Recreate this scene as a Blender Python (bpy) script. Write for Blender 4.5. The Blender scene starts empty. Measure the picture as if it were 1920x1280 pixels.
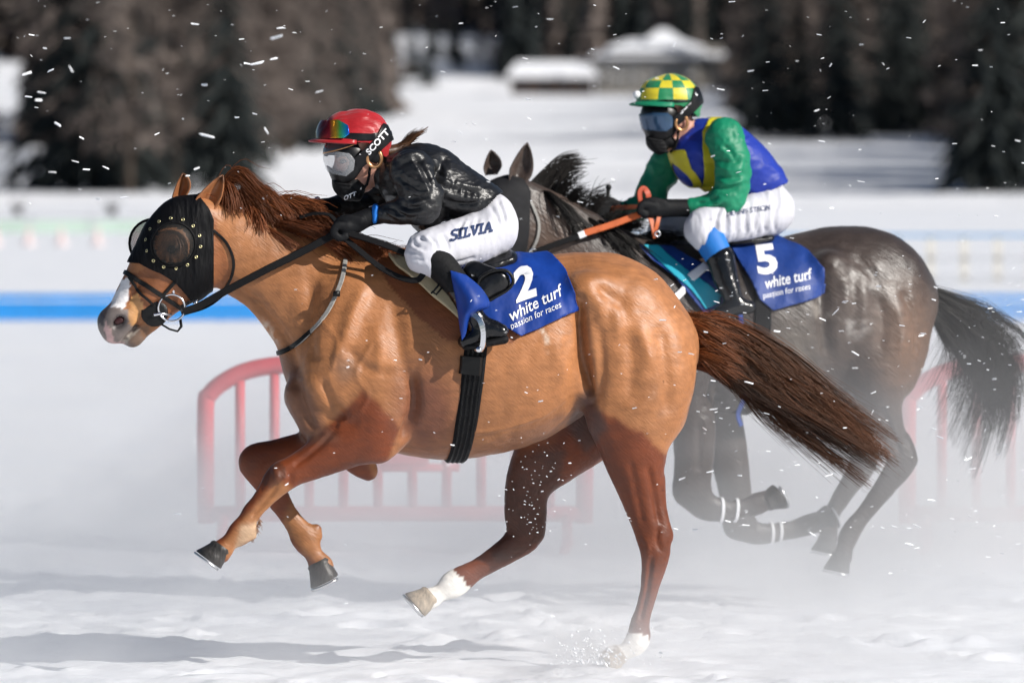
import bpy, bmesh, math, random
import numpy as np
from mathutils import Vector, Matrix
from mathutils.bvhtree import BVHTree

random.seed(7)
rng = np.random.default_rng(11)
S = bpy.context.scene
COL = S.collection

# ------------------------------------------------------------------ camera
FPX = 10645.0                                   # focal length in photo pixels (1920 wide)
CAM = np.array((0.0, -22.6, 2.0))
TILT = math.atan(337.0 / FPX)
cd = bpy.data.cameras.new("camera")
cd.sensor_width = 36.0
cd.lens = FPX / 1920.0 * 36.0
cd.clip_start, cd.clip_end = 0.5, 6000.0
cd.dof.use_dof = True
cd.dof.focus_distance = 22.45
cd.dof.aperture_fstop = 3.0
cam = bpy.data.objects.new("camera", cd)
COL.objects.link(cam)
cam.location = CAM
cam.rotation_euler = (math.pi / 2 - TILT, 0, 0)
S.camera = cam

# ------------------------------------------------------------------ sky and sun
SUN_D = Vector((-0.76, 0.41, -0.505)).normalized()      # the way the light travels
el = math.asin(-SUN_D.z)
az = math.atan2(-SUN_D.x, -SUN_D.y)                      # compass angle of the sun, from +Y towards +X
W = bpy.data.worlds.new("World")
S.world = W
W.use_nodes = True
wt = W.node_tree
sky = wt.nodes.new("ShaderNodeTexSky")
sky.sky_type = 'NISHITA'
sky.sun_disc = False
sky.sun_elevation = el
sky.sun_rotation = az
sky.altitude = 1800
wt.links.new(sky.outputs[0], wt.nodes["Background"].inputs[0])
wt.nodes["Background"].inputs[1].default_value = 0.055
sl = bpy.data.lights.new("sun", 'SUN')
sl.energy = 5.0
sl.angle = math.radians(0.53)
sl.color = (1.0, 0.955, 0.89)
sun = bpy.data.objects.new("sun", sl)
COL.objects.link(sun)
sun.rotation_euler = SUN_D.to_track_quat('-Z', 'Y').to_euler()
sun.location = (20, -15, 20)
vs = S.view_settings
vs.view_transform = 'Standard'
vs.look = 'None'
vs.gamma = 1.0
vs.use_curve_mapping = False
vs.exposure = 0.17
cy = S.cycles
cy.use_denoising = True
cy.use_adaptive_sampling = True
cy.adaptive_threshold = 0.03
cy.max_bounces = 6
cy.diffuse_bounces = 3
cy.volume_bounces = 2
cy.transparent_max_bounces = 12
cy.volume_step_rate = 3.0
cy.sample_clamp_indirect = 6.0

# ------------------------------------------------------------------ helpers: materials
MATS = {}
def mat(name, col=(0.5, 0.5, 0.5), rough=0.6, spec=0.4, metal=0.0, noise=0.0, nscale=20.0, bump=0.0, bscale=40.0,
        bstretch=(1, 1, 1), attr=None, brot=None, nfine=None, sheen=0.0, coat=0.0, trans=0.0, alpha=1.0, sub=0.0, detail=4.0, rough_var=0.0):
    m = bpy.data.materials.new(name)
    m.use_nodes = True
    nt = m.node_tree
    b = nt.nodes["Principled BSDF"]
    def N(t, **kw):
        n = nt.nodes.new(t)
        for k, v in kw.items():
            setattr(n, k, v)
        return n
    def L(a, c):
        nt.links.new(a, c)
    b.inputs["Base Color"].default_value = (*col, 1)
    b.inputs["Roughness"].default_value = rough
    b.inputs["Specular IOR Level"].default_value = spec
    b.inputs["Metallic"].default_value = metal
    b.inputs["Sheen Weight"].default_value = sheen
    b.inputs["Coat Weight"].default_value = coat
    b.inputs["Transmission Weight"].default_value = trans
    b.inputs["Alpha"].default_value = alpha
    if sub:
        b.inputs["Subsurface Weight"].default_value = sub
        b.inputs["Subsurface Radius"].default_value = (0.03, 0.04, 0.06)
    tc = N("ShaderNodeTexCoord")
    src = None
    if attr:
        a = N("ShaderNodeAttribute", attribute_name=attr)
        src = a.outputs["Color"]
    if noise > 0:
        mp = N("ShaderNodeMapping")
        mp.inputs["Scale"].default_value = bstretch
        L(tc.outputs["Object"], mp.inputs[0])
        nz = N("ShaderNodeTexNoise")
        nz.inputs["Scale"].default_value = nscale
        nz.inputs["Detail"].default_value = detail
        L(mp.outputs[0], nz.inputs["Vector"])
        mr = N("ShaderNodeMapRange")
        mr.inputs["From Min"].default_value = 0.3
        mr.inputs["From Max"].default_value = 0.7
        mr.inputs["To Min"].default_value = 1 - noise
        mr.inputs["To Max"].default_value = 1 + noise
        L(nz.outputs["Fac"], mr.inputs["Value"])
        mx = N("ShaderNodeMix", data_type='RGBA', blend_type='MULTIPLY')
        mx.inputs[0].default_value = 1.0
        if src is not None:
            L(src, mx.inputs[6])
        else:
            mx.inputs[6].default_value = (*col, 1)
        L(mr.outputs[0], mx.inputs[7])
        src = mx.outputs[2]
        if rough_var:
            m2 = N("ShaderNodeMapRange")
            m2.inputs["To Min"].default_value = max(0.05, rough - rough_var)
            m2.inputs["To Max"].default_value = min(1, rough + rough_var)
            L(nz.outputs["Fac"], m2.inputs["Value"])
            L(m2.outputs[0], b.inputs["Roughness"])
    if src is not None:
        L(src, b.inputs["Base Color"])
    if bump > 0:
        mp = N("ShaderNodeMapping")
        mp.inputs["Scale"].default_value = bstretch
        if brot:
            mp.vector_type = 'TEXTURE'
            mp.inputs["Rotation"].default_value = brot
            mp.inputs["Scale"].default_value = tuple(1.0 / q for q in bstretch)
        L(tc.outputs["Object"], mp.inputs[0])
        nz = N("ShaderNodeTexNoise")
        nz.inputs["Scale"].default_value = bscale
        nz.inputs["Detail"].default_value = detail
        L(mp.outputs[0], nz.inputs["Vector"])
        bp = N("ShaderNodeBump")
        bp.inputs["Strength"].default_value = 1.0
        bp.inputs["Distance"].default_value = bump
        L(nz.outputs["Fac"], bp.inputs["Height"])
        L(bp.outputs[0], b.inputs["Normal"])
    MATS[name] = m
    return m

# ------------------------------------------------------------------ helpers: numpy noise
def _hash(i, j, k, seed):
    n = (i * 73856093) ^ (j * 19349663) ^ (k * 83492791) ^ (seed * 2654435)
    n = (n ^ (n >> 13)) * 1274126177
    n = n ^ (n >> 16)
    return (n & 0xffff).astype(np.float64) / 65535.0

def vnoise(p, seed=0):
    p = np.asarray(p, float)
    i = np.floor(p).astype(np.int64)
    f = p - i
    f = f * f * (3 - 2 * f)
    x, y, z = i[..., 0], i[..., 1], i[..., 2]
    fx, fy, fz = f[..., 0], f[..., 1], f[..., 2]
    def h(a, b, c):
        return _hash(x + a, y + b, z + c, seed)
    c00 = h(0, 0, 0) * (1 - fx) + h(1, 0, 0) * fx
    c10 = h(0, 1, 0) * (1 - fx) + h(1, 1, 0) * fx
    c01 = h(0, 0, 1) * (1 - fx) + h(1, 0, 1) * fx
    c11 = h(0, 1, 1) * (1 - fx) + h(1, 1, 1) * fx
    return ((c00 * (1 - fy) + c10 * fy) * (1 - fz) + (c01 * (1 - fy) + c11 * fy) * fz) * 2 - 1

def fbm(p, oct=4, seed=0):
    p = np.asarray(p, float)
    a, s, t = 1.0, 0.0, 0.0
    for o in range(oct):
        s = s + a * vnoise(p * (2 ** o) + 17.3 * o, seed + o)
        t += a
        a *= 0.5
    return s / t

# ------------------------------------------------------------------ helpers: a vertical plane along which a horse runs
class Frame:
    """Local axes: u back along the horse, w to its far side, v up; origin on the snow below it."""
    def __init__(self, theta_deg, px0, y0):
        self.th = math.radians(theta_deg)
        self.c, self.s = math.cos(self.th), math.sin(self.th)
        x0 = (px0 - 960.0) / FPX * (y0 - CAM[1])
        self.O = np.array((x0, y0, 0.0))
        self.M = Matrix.Translation(Vector(self.O)) @ Matrix.Rotation(self.th, 4, 'Z')
        self.R = np.array(((self.c, -self.s, 0), (self.s, self.c, 0), (0, 0, 1.0)))
        self.C = self.R.T @ (CAM - self.O)
    def dir(self, px, py):
        a, b = (px - 960.0) / FPX, (640.0 - py) / FPX
        d = np.array((a, math.cos(TILT) + b * math.sin(TILT), -math.sin(TILT) + b * math.cos(TILT)))
        d /= np.linalg.norm(d)
        return self.R.T @ d
    def L(self, px, py, w=0.0):
        d = self.dir(px, py)
        t = (w - self.C[1]) / d[1]
        return self.C + d * t
    def LV(self, P):                            # many (px, py, w) at once
        P = np.asarray(P, float)
        a, b = (P[..., 0] - 960.0) / FPX, (640.0 - P[..., 1]) / FPX
        d = np.stack((a, math.cos(TILT) + b * math.sin(TILT), -math.sin(TILT) + b * math.cos(TILT)), -1) @ self.R
        t = (P[..., 2] - self.C[1]) / d[..., 1]
        return self.C + d * t[..., None]
    def mpp(self, px, py, w=0.0):               # metres per photo pixel there
        p = self.L(px, py, w)
        return np.linalg.norm(p - self.C) / FPX
    def px(self, V):                            # local points -> photo pixels
        P = np.asarray(V, float) @ self.R.T + self.O - CAM
        ct, st = math.cos(TILT), math.sin(TILT)
        z = P[..., 1] * ct - P[..., 2] * st
        y = P[..., 1] * st + P[..., 2] * ct
        return np.stack((960 + FPX * P[..., 0] / z, 640 - FPX * y / z), -1)
    def hit(self, bvh, px, py, off=0.0):
        d = self.dir(px, py)
        loc, nor, i, dist = bvh.ray_cast(Vector(self.C), Vector(d))
        if loc is None:
            return None, None
        n = np.array(nor)
        if n @ d > 0:
            n = -n
        return np.array(loc) + n * off, n

def catmull(A, sub=6):
    A = np.asarray(A, float)
    if len(A) < 3:
        return np.array([A[0] + (A[-1] - A[0]) * t for t in np.linspace(0, 1, sub + 1)])
    P = np.vstack((2 * A[0] - A[1], A, 2 * A[-1] - A[-2]))
    out = []
    for i in range(len(A) - 1):
        p0, p1, p2, p3 = P[i:i + 4]
        for t in np.arange(sub) / sub:
            out.append(0.5 * ((2 * p1) + (-p0 + p2) * t + (2 * p0 - 5 * p1 + 4 * p2 - p3) * t * t + (-p0 + 3 * p1 - 3 * p2 + p3) * t ** 3))
    out.append(A[-1])
    return np.array(out)

# ------------------------------------------------------------------ helpers: blended bodies on a voxel grid
class Body:
    def __init__(self, frame, h):
        self.f, self.h, self.pr = frame, h, []
    def add(self, pts, k=0.03, carve=False, sub=5, mirror=False):
        """pts: (px, py, radius px, lateral offset m, lateral radius m)"""
        A = []
        for (x, y, r, w, b) in pts:
            p = self.f.L(x, y, w)
            A.append((p[0], p[2], r * self.f.mpp(x, y, w), w, b))
        if len(A) == 1:
            A = A + [tuple(np.array(A[0]) + (1e-4, 0, 0, 0, 0))]
        A = catmull(A, sub)
        A[:, 2] = np.maximum(A[:, 2], 0.002)
        A[:, 4] = np.maximum(A[:, 4], 0.002)
        self.pr.append((A, k, carve))
        if mirror:
            A = A.copy()
            A[:, 3] *= -1
            self.pr.append((A, k, carve))
        return self
    def mesh(self, smooth=1, extra=None):
        h = self.h
        lo = np.array((1e9,) * 3)
        hi = -lo
        for A, k, cv in self.pr:
            if cv:
                continue
            for q in A:
                m = max(q[2], q[4])
                lo = np.minimum(lo, (q[0] - q[2], q[3] - q[4], q[1] - q[2]))
                hi = np.maximum(hi, (q[0] + q[2], q[3] + q[4], q[1] + q[2]))
        lo -= 3 * h + 0.02
        hi += 3 * h + 0.02
        n = np.ceil((hi - lo) / h).astype(int) + 1
        F = np.full(n, 1.0, np.float32)
        ax = [lo[i] + h * np.arange(n[i]) for i in range(3)]
        for A, k, cv in self.pr:
            G = None
            pad = k + 2 * h + 0.005
            l3 = np.array(((A[:, 0] - A[:, 2]).min(), (A[:, 3] - A[:, 4]).min(), (A[:, 1] - A[:, 2]).min())) - pad
            h3 = np.array(((A[:, 0] + A[:, 2]).max(), (A[:, 3] + A[:, 4]).max(), (A[:, 1] + A[:, 2]).max())) + pad
            i0 = np.clip(np.floor((l3 - lo) / h).astype(int), 0, n)
            i1 = np.clip(np.ceil((h3 - lo) / h).astype(int) + 1, 0, n)
            if (i1 <= i0).any():
                continue
            G = np.full(i1 - i0, 1.0, np.float32)
            for a, b in zip(A[:-1], A[1:]):
                m0, m1 = np.minimum(a, b), np.maximum(a, b)
                e = pad
                s0 = np.array((m0[0] - m1[2] - e, m0[3] - m1[4] - e, m0[1] - m1[2] - e))
                s1 = np.array((m1[0] + m1[2] + e, m1[3] + m1[4] + e, m1[1] + m1[2] + e))
                j0 = np.clip(np.floor((s0 - lo) / h).astype(int), i0, i1)
                j1 = np.clip(np.ceil((s1 - lo) / h).astype(int) + 1, i0, i1)
                if (j1 <= j0).any():
                    continue
                U = ax[0][j0[0]:j1[0]][:, None, None].astype(np.float32)
                Wd = ax[1][j0[1]:j1[1]][None, :, None].astype(np.float32)
                Vv = ax[2][j0[2]:j1[2]][None, None, :].astype(np.float32)
                du, dv = b[0] - a[0], b[1] - a[1]
                L2 = du * du + dv * dv + 1e-12
                t = np.clip(((U - a[0]) * du + (Vv - a[1]) * dv) / L2, 0, 1)
                r = a[2] + (b[2] - a[2]) * t
                bb = a[4] + (b[4] - a[4]) * t
                wc = a[3] + (b[3] - a[3]) * t
                q = np.sqrt((((U - a[0] - du * t) ** 2 + (Vv - a[1] - dv * t) ** 2) / (r * r)) + ((Wd - wc) / bb) ** 2)
                f = (q - 1) * np.minimum(r, bb)
                sl_ = tuple(slice(j0[i] - i0[i], j1[i] - i0[i]) for i in range(3))
                G[sl_] = np.minimum(G[sl_], f)
            sF = tuple(slice(i0[i], i1[i]) for i in range(3))
            X = F[sF]
            if cv:
                B = -G
                hh = np.clip(0.5 - 0.5 * (B - X) / k, 0, 1)
                F[sF] = B * (1 - hh) + X * hh + k * hh * (1 - hh)
            else:
                hh = np.clip(0.5 + 0.5 * (G - X) / k, 0, 1)
                F[sF] = G * (1 - hh) + X * hh - k * hh * (1 - hh)
        if extra is not None:
            F = extra(F, ax)
        V, Q = surf_nets(F, h, lo)
        if smooth:
            V = relax(V, Q, smooth)
        return V, Q

def surf_nets(F, h, org):
    s = F < 0
    n = np.array(F.shape)
    c = np.zeros(n - 1, np.uint8)
    for a in (0, 1):
        for b in (0, 1):
            for d in (0, 1):
                c += s[a:n[0] - 1 + a, b:n[1] - 1 + b, d:n[2] - 1 + d]
    act = np.argwhere((c > 0) & (c < 8))
    idx = np.full(n - 1, -1, np.int32)
    idx[act[:, 0], act[:, 1], act[:, 2]] = np.arange(len(act))
    P = np.zeros((len(act), 3))
    cnt = np.zeros(len(act))
    for axis in range(3):
        for a in (0, 1):
            for b in (0, 1):
                o = [0, 0, 0]
                oth = [i for i in range(3) if i != axis]
                o[oth[0]], o[oth[1]] = a, b
                p0 = act + np.array(o)
                p1 = p0.copy()
                p1[:, axis] += 1
                f0 = F[p0[:, 0], p0[:, 1], p0[:, 2]]
                f1 = F[p1[:, 0], p1[:, 1], p1[:, 2]]
                m = (f0 < 0) != (f1 < 0)
                t = np.where(m, f0 / np.where(m, f0 - f1, 1), 0)
                q = np.tile(np.array(o, float), (len(act), 1))
                q[:, axis] += t
                P += q * m[:, None]
                cnt += m
    V = (act + P / np.maximum(cnt, 1)[:, None]) * h + org
    quads = []
    for axis in range(3):
        o1, o2 = [i for i in range(3) if i != axis]
        sl0 = [slice(None)] * 3
        sl1 = [slice(None)] * 3
        sl0[axis] = slice(0, n[axis] - 1)
        sl1[axis] = slice(1, n[axis])
        a, b = s[tuple(sl0)], s[tuple(sl1)]
        e = np.argwhere(a != b)
        e = e[(e[:, o1] > 0) & (e[:, o2] > 0) & (e[:, o1] < n[o1] - 1) & (e[:, o2] < n[o2] - 1)]
        inside = a[e[:, 0], e[:, 1], e[:, 2]]
        def g(d1, d2):
            q = e.copy()
            q[:, o1] -= d1
            q[:, o2] -= d2
            return idx[q[:, 0], q[:, 1], q[:, 2]]
        q = np.stack((g(1, 1), g(0, 1), g(0, 0), g(1, 0)), 1)
        flip = inside if axis != 1 else ~inside
        q[~flip] = q[~flip][:, ::-1]
        quads.append(q)
    return V, np.vstack(quads)

def relax(V, Q, it=1, lam=0.5):
    E = np.vstack([Q[:, [i, (i + 1) % 4]] for i in range(4)])
    E2 = np.vstack((E, E[:, ::-1]))
    c = np.bincount(E2[:, 0], minlength=len(V))
    for _ in range(it):
        A = np.stack([np.bincount(E2[:, 0], V[E2[:, 1], k], len(V)) for k in range(3)], 1)
        V = V * (1 - lam) + lam * A / np.maximum(c, 1)[:, None]
    return V

def normals(V, Q):
    n = np.cross(V[Q[:, 2]] - V[Q[:, 0]], V[Q[:, 3]] - V[Q[:, 1]])
    I = Q.T.ravel()
    N = np.stack([np.bincount(I, np.tile(n[:, k], 4), len(V)) for k in range(3)], 1)
    return N / np.maximum(np.linalg.norm(N, axis=1), 1e-12)[:, None]

# ------------------------------------------------------------------ helpers: objects
BASE = {}
def tag(o, label=None, cat=None, group=None, kind=None):
    for k, v in (("label", label), ("category", cat), ("group", group), ("kind", kind)):
        if v:
            o[k] = v
    return o

def root(name, frame=None, base=(0, 0, 0), label=None, cat=None, group=None):
    o = bpy.data.objects.new(name, None)
    o.empty_display_size = 0.2
    COL.objects.link(o)
    M = Matrix.Translation(Vector(base))
    o.matrix_world = (frame.M @ M) if frame else M
    BASE[o] = np.array(base, float)
    return tag(o, label, cat, group)

FLAT = set('rein strap noseband cheek_strap throat_lash seam rein_grip rein_sleeve rein_loop strap_end buckle_flap band side'.split())
def add(name, V, F, m=None, parent=None, smooth=True, cols=None, mods=None):
    smooth = smooth and name not in FLAT
    V = np.asarray(V, float)
    if parent is not None:
        V = V - BASE[parent]
    me = bpy.data.meshes.new(name)
    me.from_pydata(V.tolist(), [], [list(map(int, q)) for q in F])
    if smooth:
        me.polygons.foreach_set("use_smooth", [True] * len(me.polygons))
    if cols is not None:
        a = me.attributes.new("col", 'FLOAT_COLOR', 'POINT')
        c = np.ones((len(V), 4), np.float32)
        c[:, :3] = cols
        a.data.foreach_set("color", c.ravel())
    me.update()
    o = bpy.data.objects.new(name, me)
    COL.objects.link(o)
    if m is not None:
        me.materials.append(MATS[m] if isinstance(m, str) else m)
    if parent is not None:
        o.parent = parent
        BASE[o] = BASE[parent]
    else:
        BASE[o] = np.zeros(3)
    return o

def solid(o, t, off=0.0):
    md = o.modifiers.new("thick", 'SOLIDIFY')
    md.thickness = t
    md.offset = off
    return o

def join(parts):
    V, F, n = [], [], 0
    for v, f in parts:
        V.append(np.asarray(v, float))
        F += [[int(i) + n for i in q] for q in f]
        n += len(v)
    return np.vstack(V), F

def tube(P, r, seg=8, cap=True):
    P = np.asarray(P, float)
    n = len(P)
    r = np.broadcast_to(np.asarray(r, float), (n,))
    T = np.gradient(P, axis=0)
    T /= np.maximum(np.linalg.norm(T, axis=1), 1e-9)[:, None]
    up = np.array((0.13, 0.21, 1.0)) if abs(T[0][2]) < 0.9 else np.array((1.0, 0.1, 0.13))
    V = []
    for i in range(n):
        a = np.cross(up, T[i])
        a /= np.linalg.norm(a)
        b = np.cross(T[i], a)
        up = b
        for k in range(seg):
            t = 2 * math.pi * k / seg
            V.append(P[i] + r[i] * (math.cos(t) * a + math.sin(t) * b))
    F = [[i * seg + k, i * seg + (k + 1) % seg, (i + 1) * seg + (k + 1) % seg, (i + 1) * seg + k] for i in range(n - 1) for k in range(seg)]
    if cap:
        F += [list(range(seg))[::-1], list(range((n - 1) * seg, n * seg))]
    return np.array(V), F

def ribbon(P, N, width, thick, closed=False):
    """a flat strap along P lying on a surface with normals N"""
    P, N = np.asarray(P, float), np.asarray(N, float)
    n = len(P)
    if closed:
        T = np.roll(P, -1, 0) - np.roll(P, 1, 0)
    else:
        T = np.gradient(P, axis=0)
    T /= np.maximum(np.linalg.norm(T, axis=1), 1e-9)[:, None]
    B = np.cross(T, N)
    B /= np.maximum(np.linalg.norm(B, axis=1), 1e-9)[:, None]
    Nn = np.cross(B, T)
    w = np.broadcast_to(np.asarray(width, float), (n,))[:, None] / 2
    V = np.concatenate((P - B * w, P - B * w * 0.8 + Nn * thick, P + B * w * 0.8 + Nn * thick, P + B * w), 1).reshape(-1, 3)
    F = []
    m = n if closed else n - 1
    for i in range(m):
        j = (i + 1) % n
        for k in range(4):
            l = (k + 1) % 4
            F.append([i * 4 + k, i * 4 + l, j * 4 + l, j * 4 + k])
    if not closed:
        F += [[3, 2, 1, 0], [n * 4 - 4, n * 4 - 3, n * 4 - 2, n * 4 - 1]]
    return V, F

def box(lo, hi):
    x0, y0, z0 = lo
    x1, y1, z1 = hi
    V = [(x0, y0, z0), (x1, y0, z0), (x1, y1, z0), (x0, y1, z0), (x0, y0, z1), (x1, y0, z1), (x1, y1, z1), (x0, y1, z1)]
    F = [[3, 2, 1, 0], [4, 5, 6, 7], [0, 1, 5, 4], [1, 2, 6, 5], [2, 3, 7, 6], [3, 0, 4, 7]]
    return np.array(V, float), F

def strands(P, r0, r1):
    """P: (S, n, 3) hair paths -> three-sided tapering tubes"""
    Sn, n = P.shape[:2]
    T = np.gradient(P, axis=1)
    T /= np.maximum(np.linalg.norm(T, axis=2), 1e-9)[..., None]
    ref = np.array((0.3, 1.0, 0.2))
    A = np.cross(T, ref)
    A /= np.maximum(np.linalg.norm(A, axis=2), 1e-9)[..., None]
    B = np.cross(T, A)
    r = (r0 + (r1 - r0) * np.linspace(0, 1, n) ** 1.5)[None, :, None]
    V = np.stack([P + r * (math.cos(a) * A + math.sin(a) * B) for a in (0.3, 2.4, 4.5)], 2)
    idx = np.arange(Sn * n * 3).reshape(Sn, n, 3)
    F = []
    for k in range(3):
        l = (k + 1) % 3
        F.append(np.stack((idx[:, :-1, k], idx[:, :-1, l], idx[:, 1:, l], idx[:, 1:, k]), -1).reshape(-1, 4))
    return V.reshape(-1, 3), np.vstack(F)

def bvh_of(V, F):
    return BVHTree.FromPolygons([tuple(v) for v in V], [tuple(map(int, f)) for f in F])

def inpoly(P, poly):
    x, y = P[:, 0], P[:, 1]
    c = np.zeros(len(P), bool)
    n = len(poly)
    for i in range(n):
        x1, y1 = poly[i]
        x2, y2 = poly[(i + 1) % n]
        m = ((y1 > y) != (y2 > y)) & (x < (x2 - x1) * (y - y1) / ((y2 - y1) or 1e-9) + x1)
        c ^= m
    return c

def shell(frame, V, Q, poly, off, w_ref=0.0, keep=None):
    """cut the piece of a body inside a side-view outline out of its skin and lift it off as cloth"""
    pxs = frame.px(V)
    lo, hi = np.min(poly, 0) - 25, np.max(poly, 0) + 25
    near = ((pxs > lo) & (pxs < hi)).all(1)
    fm = near[Q].all(1)
    bm = bmesh.new()
    used = np.unique(Q[fm])
    mp = {}
    for i in used:
        mp[i] = bm.verts.new(V[i])
    for q in Q[fm]:
        try:
            bm.faces.new([mp[i] for i in q])
        except ValueError:
            pass
    bm.normal_update()
    n = len(poly)
    for i in range(n):
        a, b = frame.L(*poly[i], w_ref), frame.L(*poly[(i + 1) % n], w_ref)
        # the cutting plane holds the outline's edge and the camera-free lateral axis
        no = np.cross(b - a, (0, 1, 0))
        if np.linalg.norm(no) < 1e-6:
            continue
        mid, hl = (a + b) / 2, np.linalg.norm(b - a) / 2 + 0.02
        geom = [f for f in bm.faces if (f.calc_center_median() - Vector(mid)).xz.length < hl + 0.02] if True else bm.faces
        es = list({e for f in geom for e in f.edges})
        vsx = list({v for f in geom for v in f.verts})
        bmesh.ops.bisect_plane(bm, geom=geom + es + vsx, plane_co=a, plane_no=no, dist=1e-5)
    P2 = [frame.L(*p, w_ref)[[0, 2]] for p in poly]
    fl = list(bm.faces)
    cs = [f.calc_center_median() for f in fl]
    ok = inpoly(np.array([(c.x, c.z) for c in cs]).reshape(-1, 2), P2)
    kill = [f for f, c, k in zip(fl, cs, ok) if not k or (keep is not None and not keep(c))]
    bmesh.ops.delete(bm, geom=kill, context='FACES')
    bm.normal_update()
    bm.verts.ensure_lookup_table()
    VV = np.array([v.co + v.normal * off for v in bm.verts])
    NN = np.array([v.normal for v in bm.verts])
    bm.verts.index_update()
    FF = [[v.index for v in f.verts] for f in bm.faces]
    bm.free()
    return VV, FF, NN

def text_on(frame, bvh, name, txt, o, ex, ey, m, parent, off=0.004, bold=0.0, spacing=1.0, cuts=1):
    """letters lying on a surface: o, ex, ey in photo pixels (origin, one em along, one em up)"""
    cu = bpy.data.curves.new("lettering", 'FONT')
    cu.body = txt
    cu.offset = bold
    cu.space_character = spacing
    cu.resolution_u = 3
    ob = bpy.data.objects.new("lettering", cu)
    COL.objects.link(ob)
    dg = bpy.context.evaluated_depsgraph_get()
    me = bpy.data.meshes.new_from_object(ob.evaluated_get(dg))
    bpy.data.objects.remove(ob)
    bm = bmesh.new()
    bm.from_mesh(me)
    bmesh.ops.triangulate(bm, faces=bm.faces)
    if cuts:
        bmesh.ops.subdivide_edges(bm, edges=bm.edges, cuts=cuts)
    bmesh.ops.triangulate(bm, faces=bm.faces)
    bm.verts.index_update()
    V, ok = [], []
    for v in bm.verts:
        x = o[0] + ex[0] * v.co.x + ey[0] * v.co.y
        y = o[1] + ex[1] * v.co.x + ey[1] * v.co.y
        p, n = frame.hit(bvh, x, y, off)
        ok.append(p is not None)
        V.append(p if p is not None else (0, 0, 0))
    F = [[v.index for v in f.verts] for f in bm.faces if all(ok[v.index] for v in f.verts)]
    bm.free()
    bpy.data.meshes.remove(me)
    used = sorted({i for f in F for i in f})
    mp = {a: b for b, a in enumerate(used)}
    if not used:
        return None
    return add(name, np.array([V[i] for i in used]), [[mp[i] for i in f] for f in F], m, parent, smooth=True)
# ================================================================== the place: frozen lake, slopes, wood, house, fences
def ramp_mat(name, stops, scale, rough=0.8, spec=0.2, stretch=(1, 1, 1), bump=0.0, bscale=1.0, detail=5, sub=0.0):
    m = bpy.data.materials.new(name)
    m.use_nodes = True
    nt = m.node_tree
    b = nt.nodes["Principled BSDF"]
    b.inputs["Roughness"].default_value = rough
    b.inputs["Specular IOR Level"].default_value = spec
    if sub:
        b.inputs["Subsurface Weight"].default_value = sub
        b.inputs["Subsurface Radius"].default_value = (0.02, 0.03, 0.05)
    tc = nt.nodes.new("ShaderNodeTexCoord")
    mp = nt.nodes.new("ShaderNodeMapping")
    mp.inputs["Scale"].default_value = stretch
    nt.links.new(tc.outputs["Object"], mp.inputs[0])
    nz = nt.nodes.new("ShaderNodeTexNoise")
    nz.inputs["Scale"].default_value = scale
    nz.inputs["Detail"].default_value = detail
    nt.links.new(mp.outputs[0], nz.inputs["Vector"])
    cr = nt.nodes.new("ShaderNodeValToRGB")
    e = cr.color_ramp.elements
    e[0].position, e[0].color = stops[0][0], (*stops[0][1], 1)
    e[1].position, e[1].color = stops[-1][0], (*stops[-1][1], 1)
    for p, c in stops[1:-1]:
        e.new(p).color = (*c, 1)
    nt.links.new(nz.outputs["Fac"], cr.inputs[0])
    nt.links.new(cr.outputs[0], b.inputs["Base Color"])
    if bump:
        n2 = nt.nodes.new("ShaderNodeTexNoise")
        n2.inputs["Scale"].default_value = bscale
        n2.inputs["Detail"].default_value = 6
        nt.links.new(mp.outputs[0], n2.inputs["Vector"])
        bp = nt.nodes.new("ShaderNodeBump")
        bp.inputs["Distance"].default_value = bump
        nt.links.new(n2.outputs["Fac"], bp.inputs["Height"])
        nt.links.new(bp.outputs[0], b.inputs["Normal"])
    MATS[name] = m
    return m
ramp_mat("snow", [(0.3, (0.82, 0.84, 0.89)), (0.7, (0.91, 0.92, 0.945))], 1.3, rough=0.7, spec=0.25, stretch=(0.5, 1, 1), bump=0.03, bscale=7, sub=0.0)
ramp_mat("snow_slope", [(0.3, (0.84, 0.86, 0.90)), (0.7, (0.92, 0.92, 0.94))], 0.05, rough=0.8, bump=0.5, bscale=0.25)
mat("snow_white", (0.88, 0.89, 0.92), rough=0.75, bump=0.01, bscale=8)
ramp_mat("larch_twigs", [(0.3, (0.095, 0.076, 0.067)), (0.7, (0.180, 0.148, 0.132))], 0.8)
ramp_mat("spruce_needles", [(0.3, (0.010, 0.014, 0.016)), (0.7, (0.030, 0.036, 0.034))], 0.8)
mat("bark", (0.05, 0.037, 0.028), rough=0.9, noise=0.3, nscale=3)
mat("plaster", (0.20, 0.185, 0.165), rough=0.85, noise=0.1, nscale=0.6)
mat("dark_timber", (0.055, 0.036, 0.028), rough=0.8, noise=0.3, nscale=1.5, bstretch=(0.2, 1, 4))
mat("window_dark", (0.03, 0.035, 0.045), rough=0.15, spec=0.7)
mat("rail_blue", (0.02, 0.26, 0.66), rough=0.4, noise=0.08, nscale=3)
mat("rail_pale", (0.16, 0.36, 0.62), rough=0.5)
mat("rail_white", (0.80, 0.82, 0.84), rough=0.45)
mat("barrier_red", (0.50, 0.055, 0.07), rough=0.45, noise=0.12, nscale=6)
mat("post_cream", (0.66, 0.63, 0.57), rough=0.6, noise=0.1, nscale=4)
mat("grey_rail", (0.50, 0.51, 0.54), rough=0.6)
mat("banner_green", (0.52, 0.66, 0.56), rough=0.6, noise=0.1, nscale=0.8)
mat("banner_pink", (0.74, 0.60, 0.59), rough=0.6)

def smoothstep(a, b, x):
    t = np.clip((x - a) / (b - a), 0, 1)
    return t * t * (3 - 2 * t)

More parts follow.
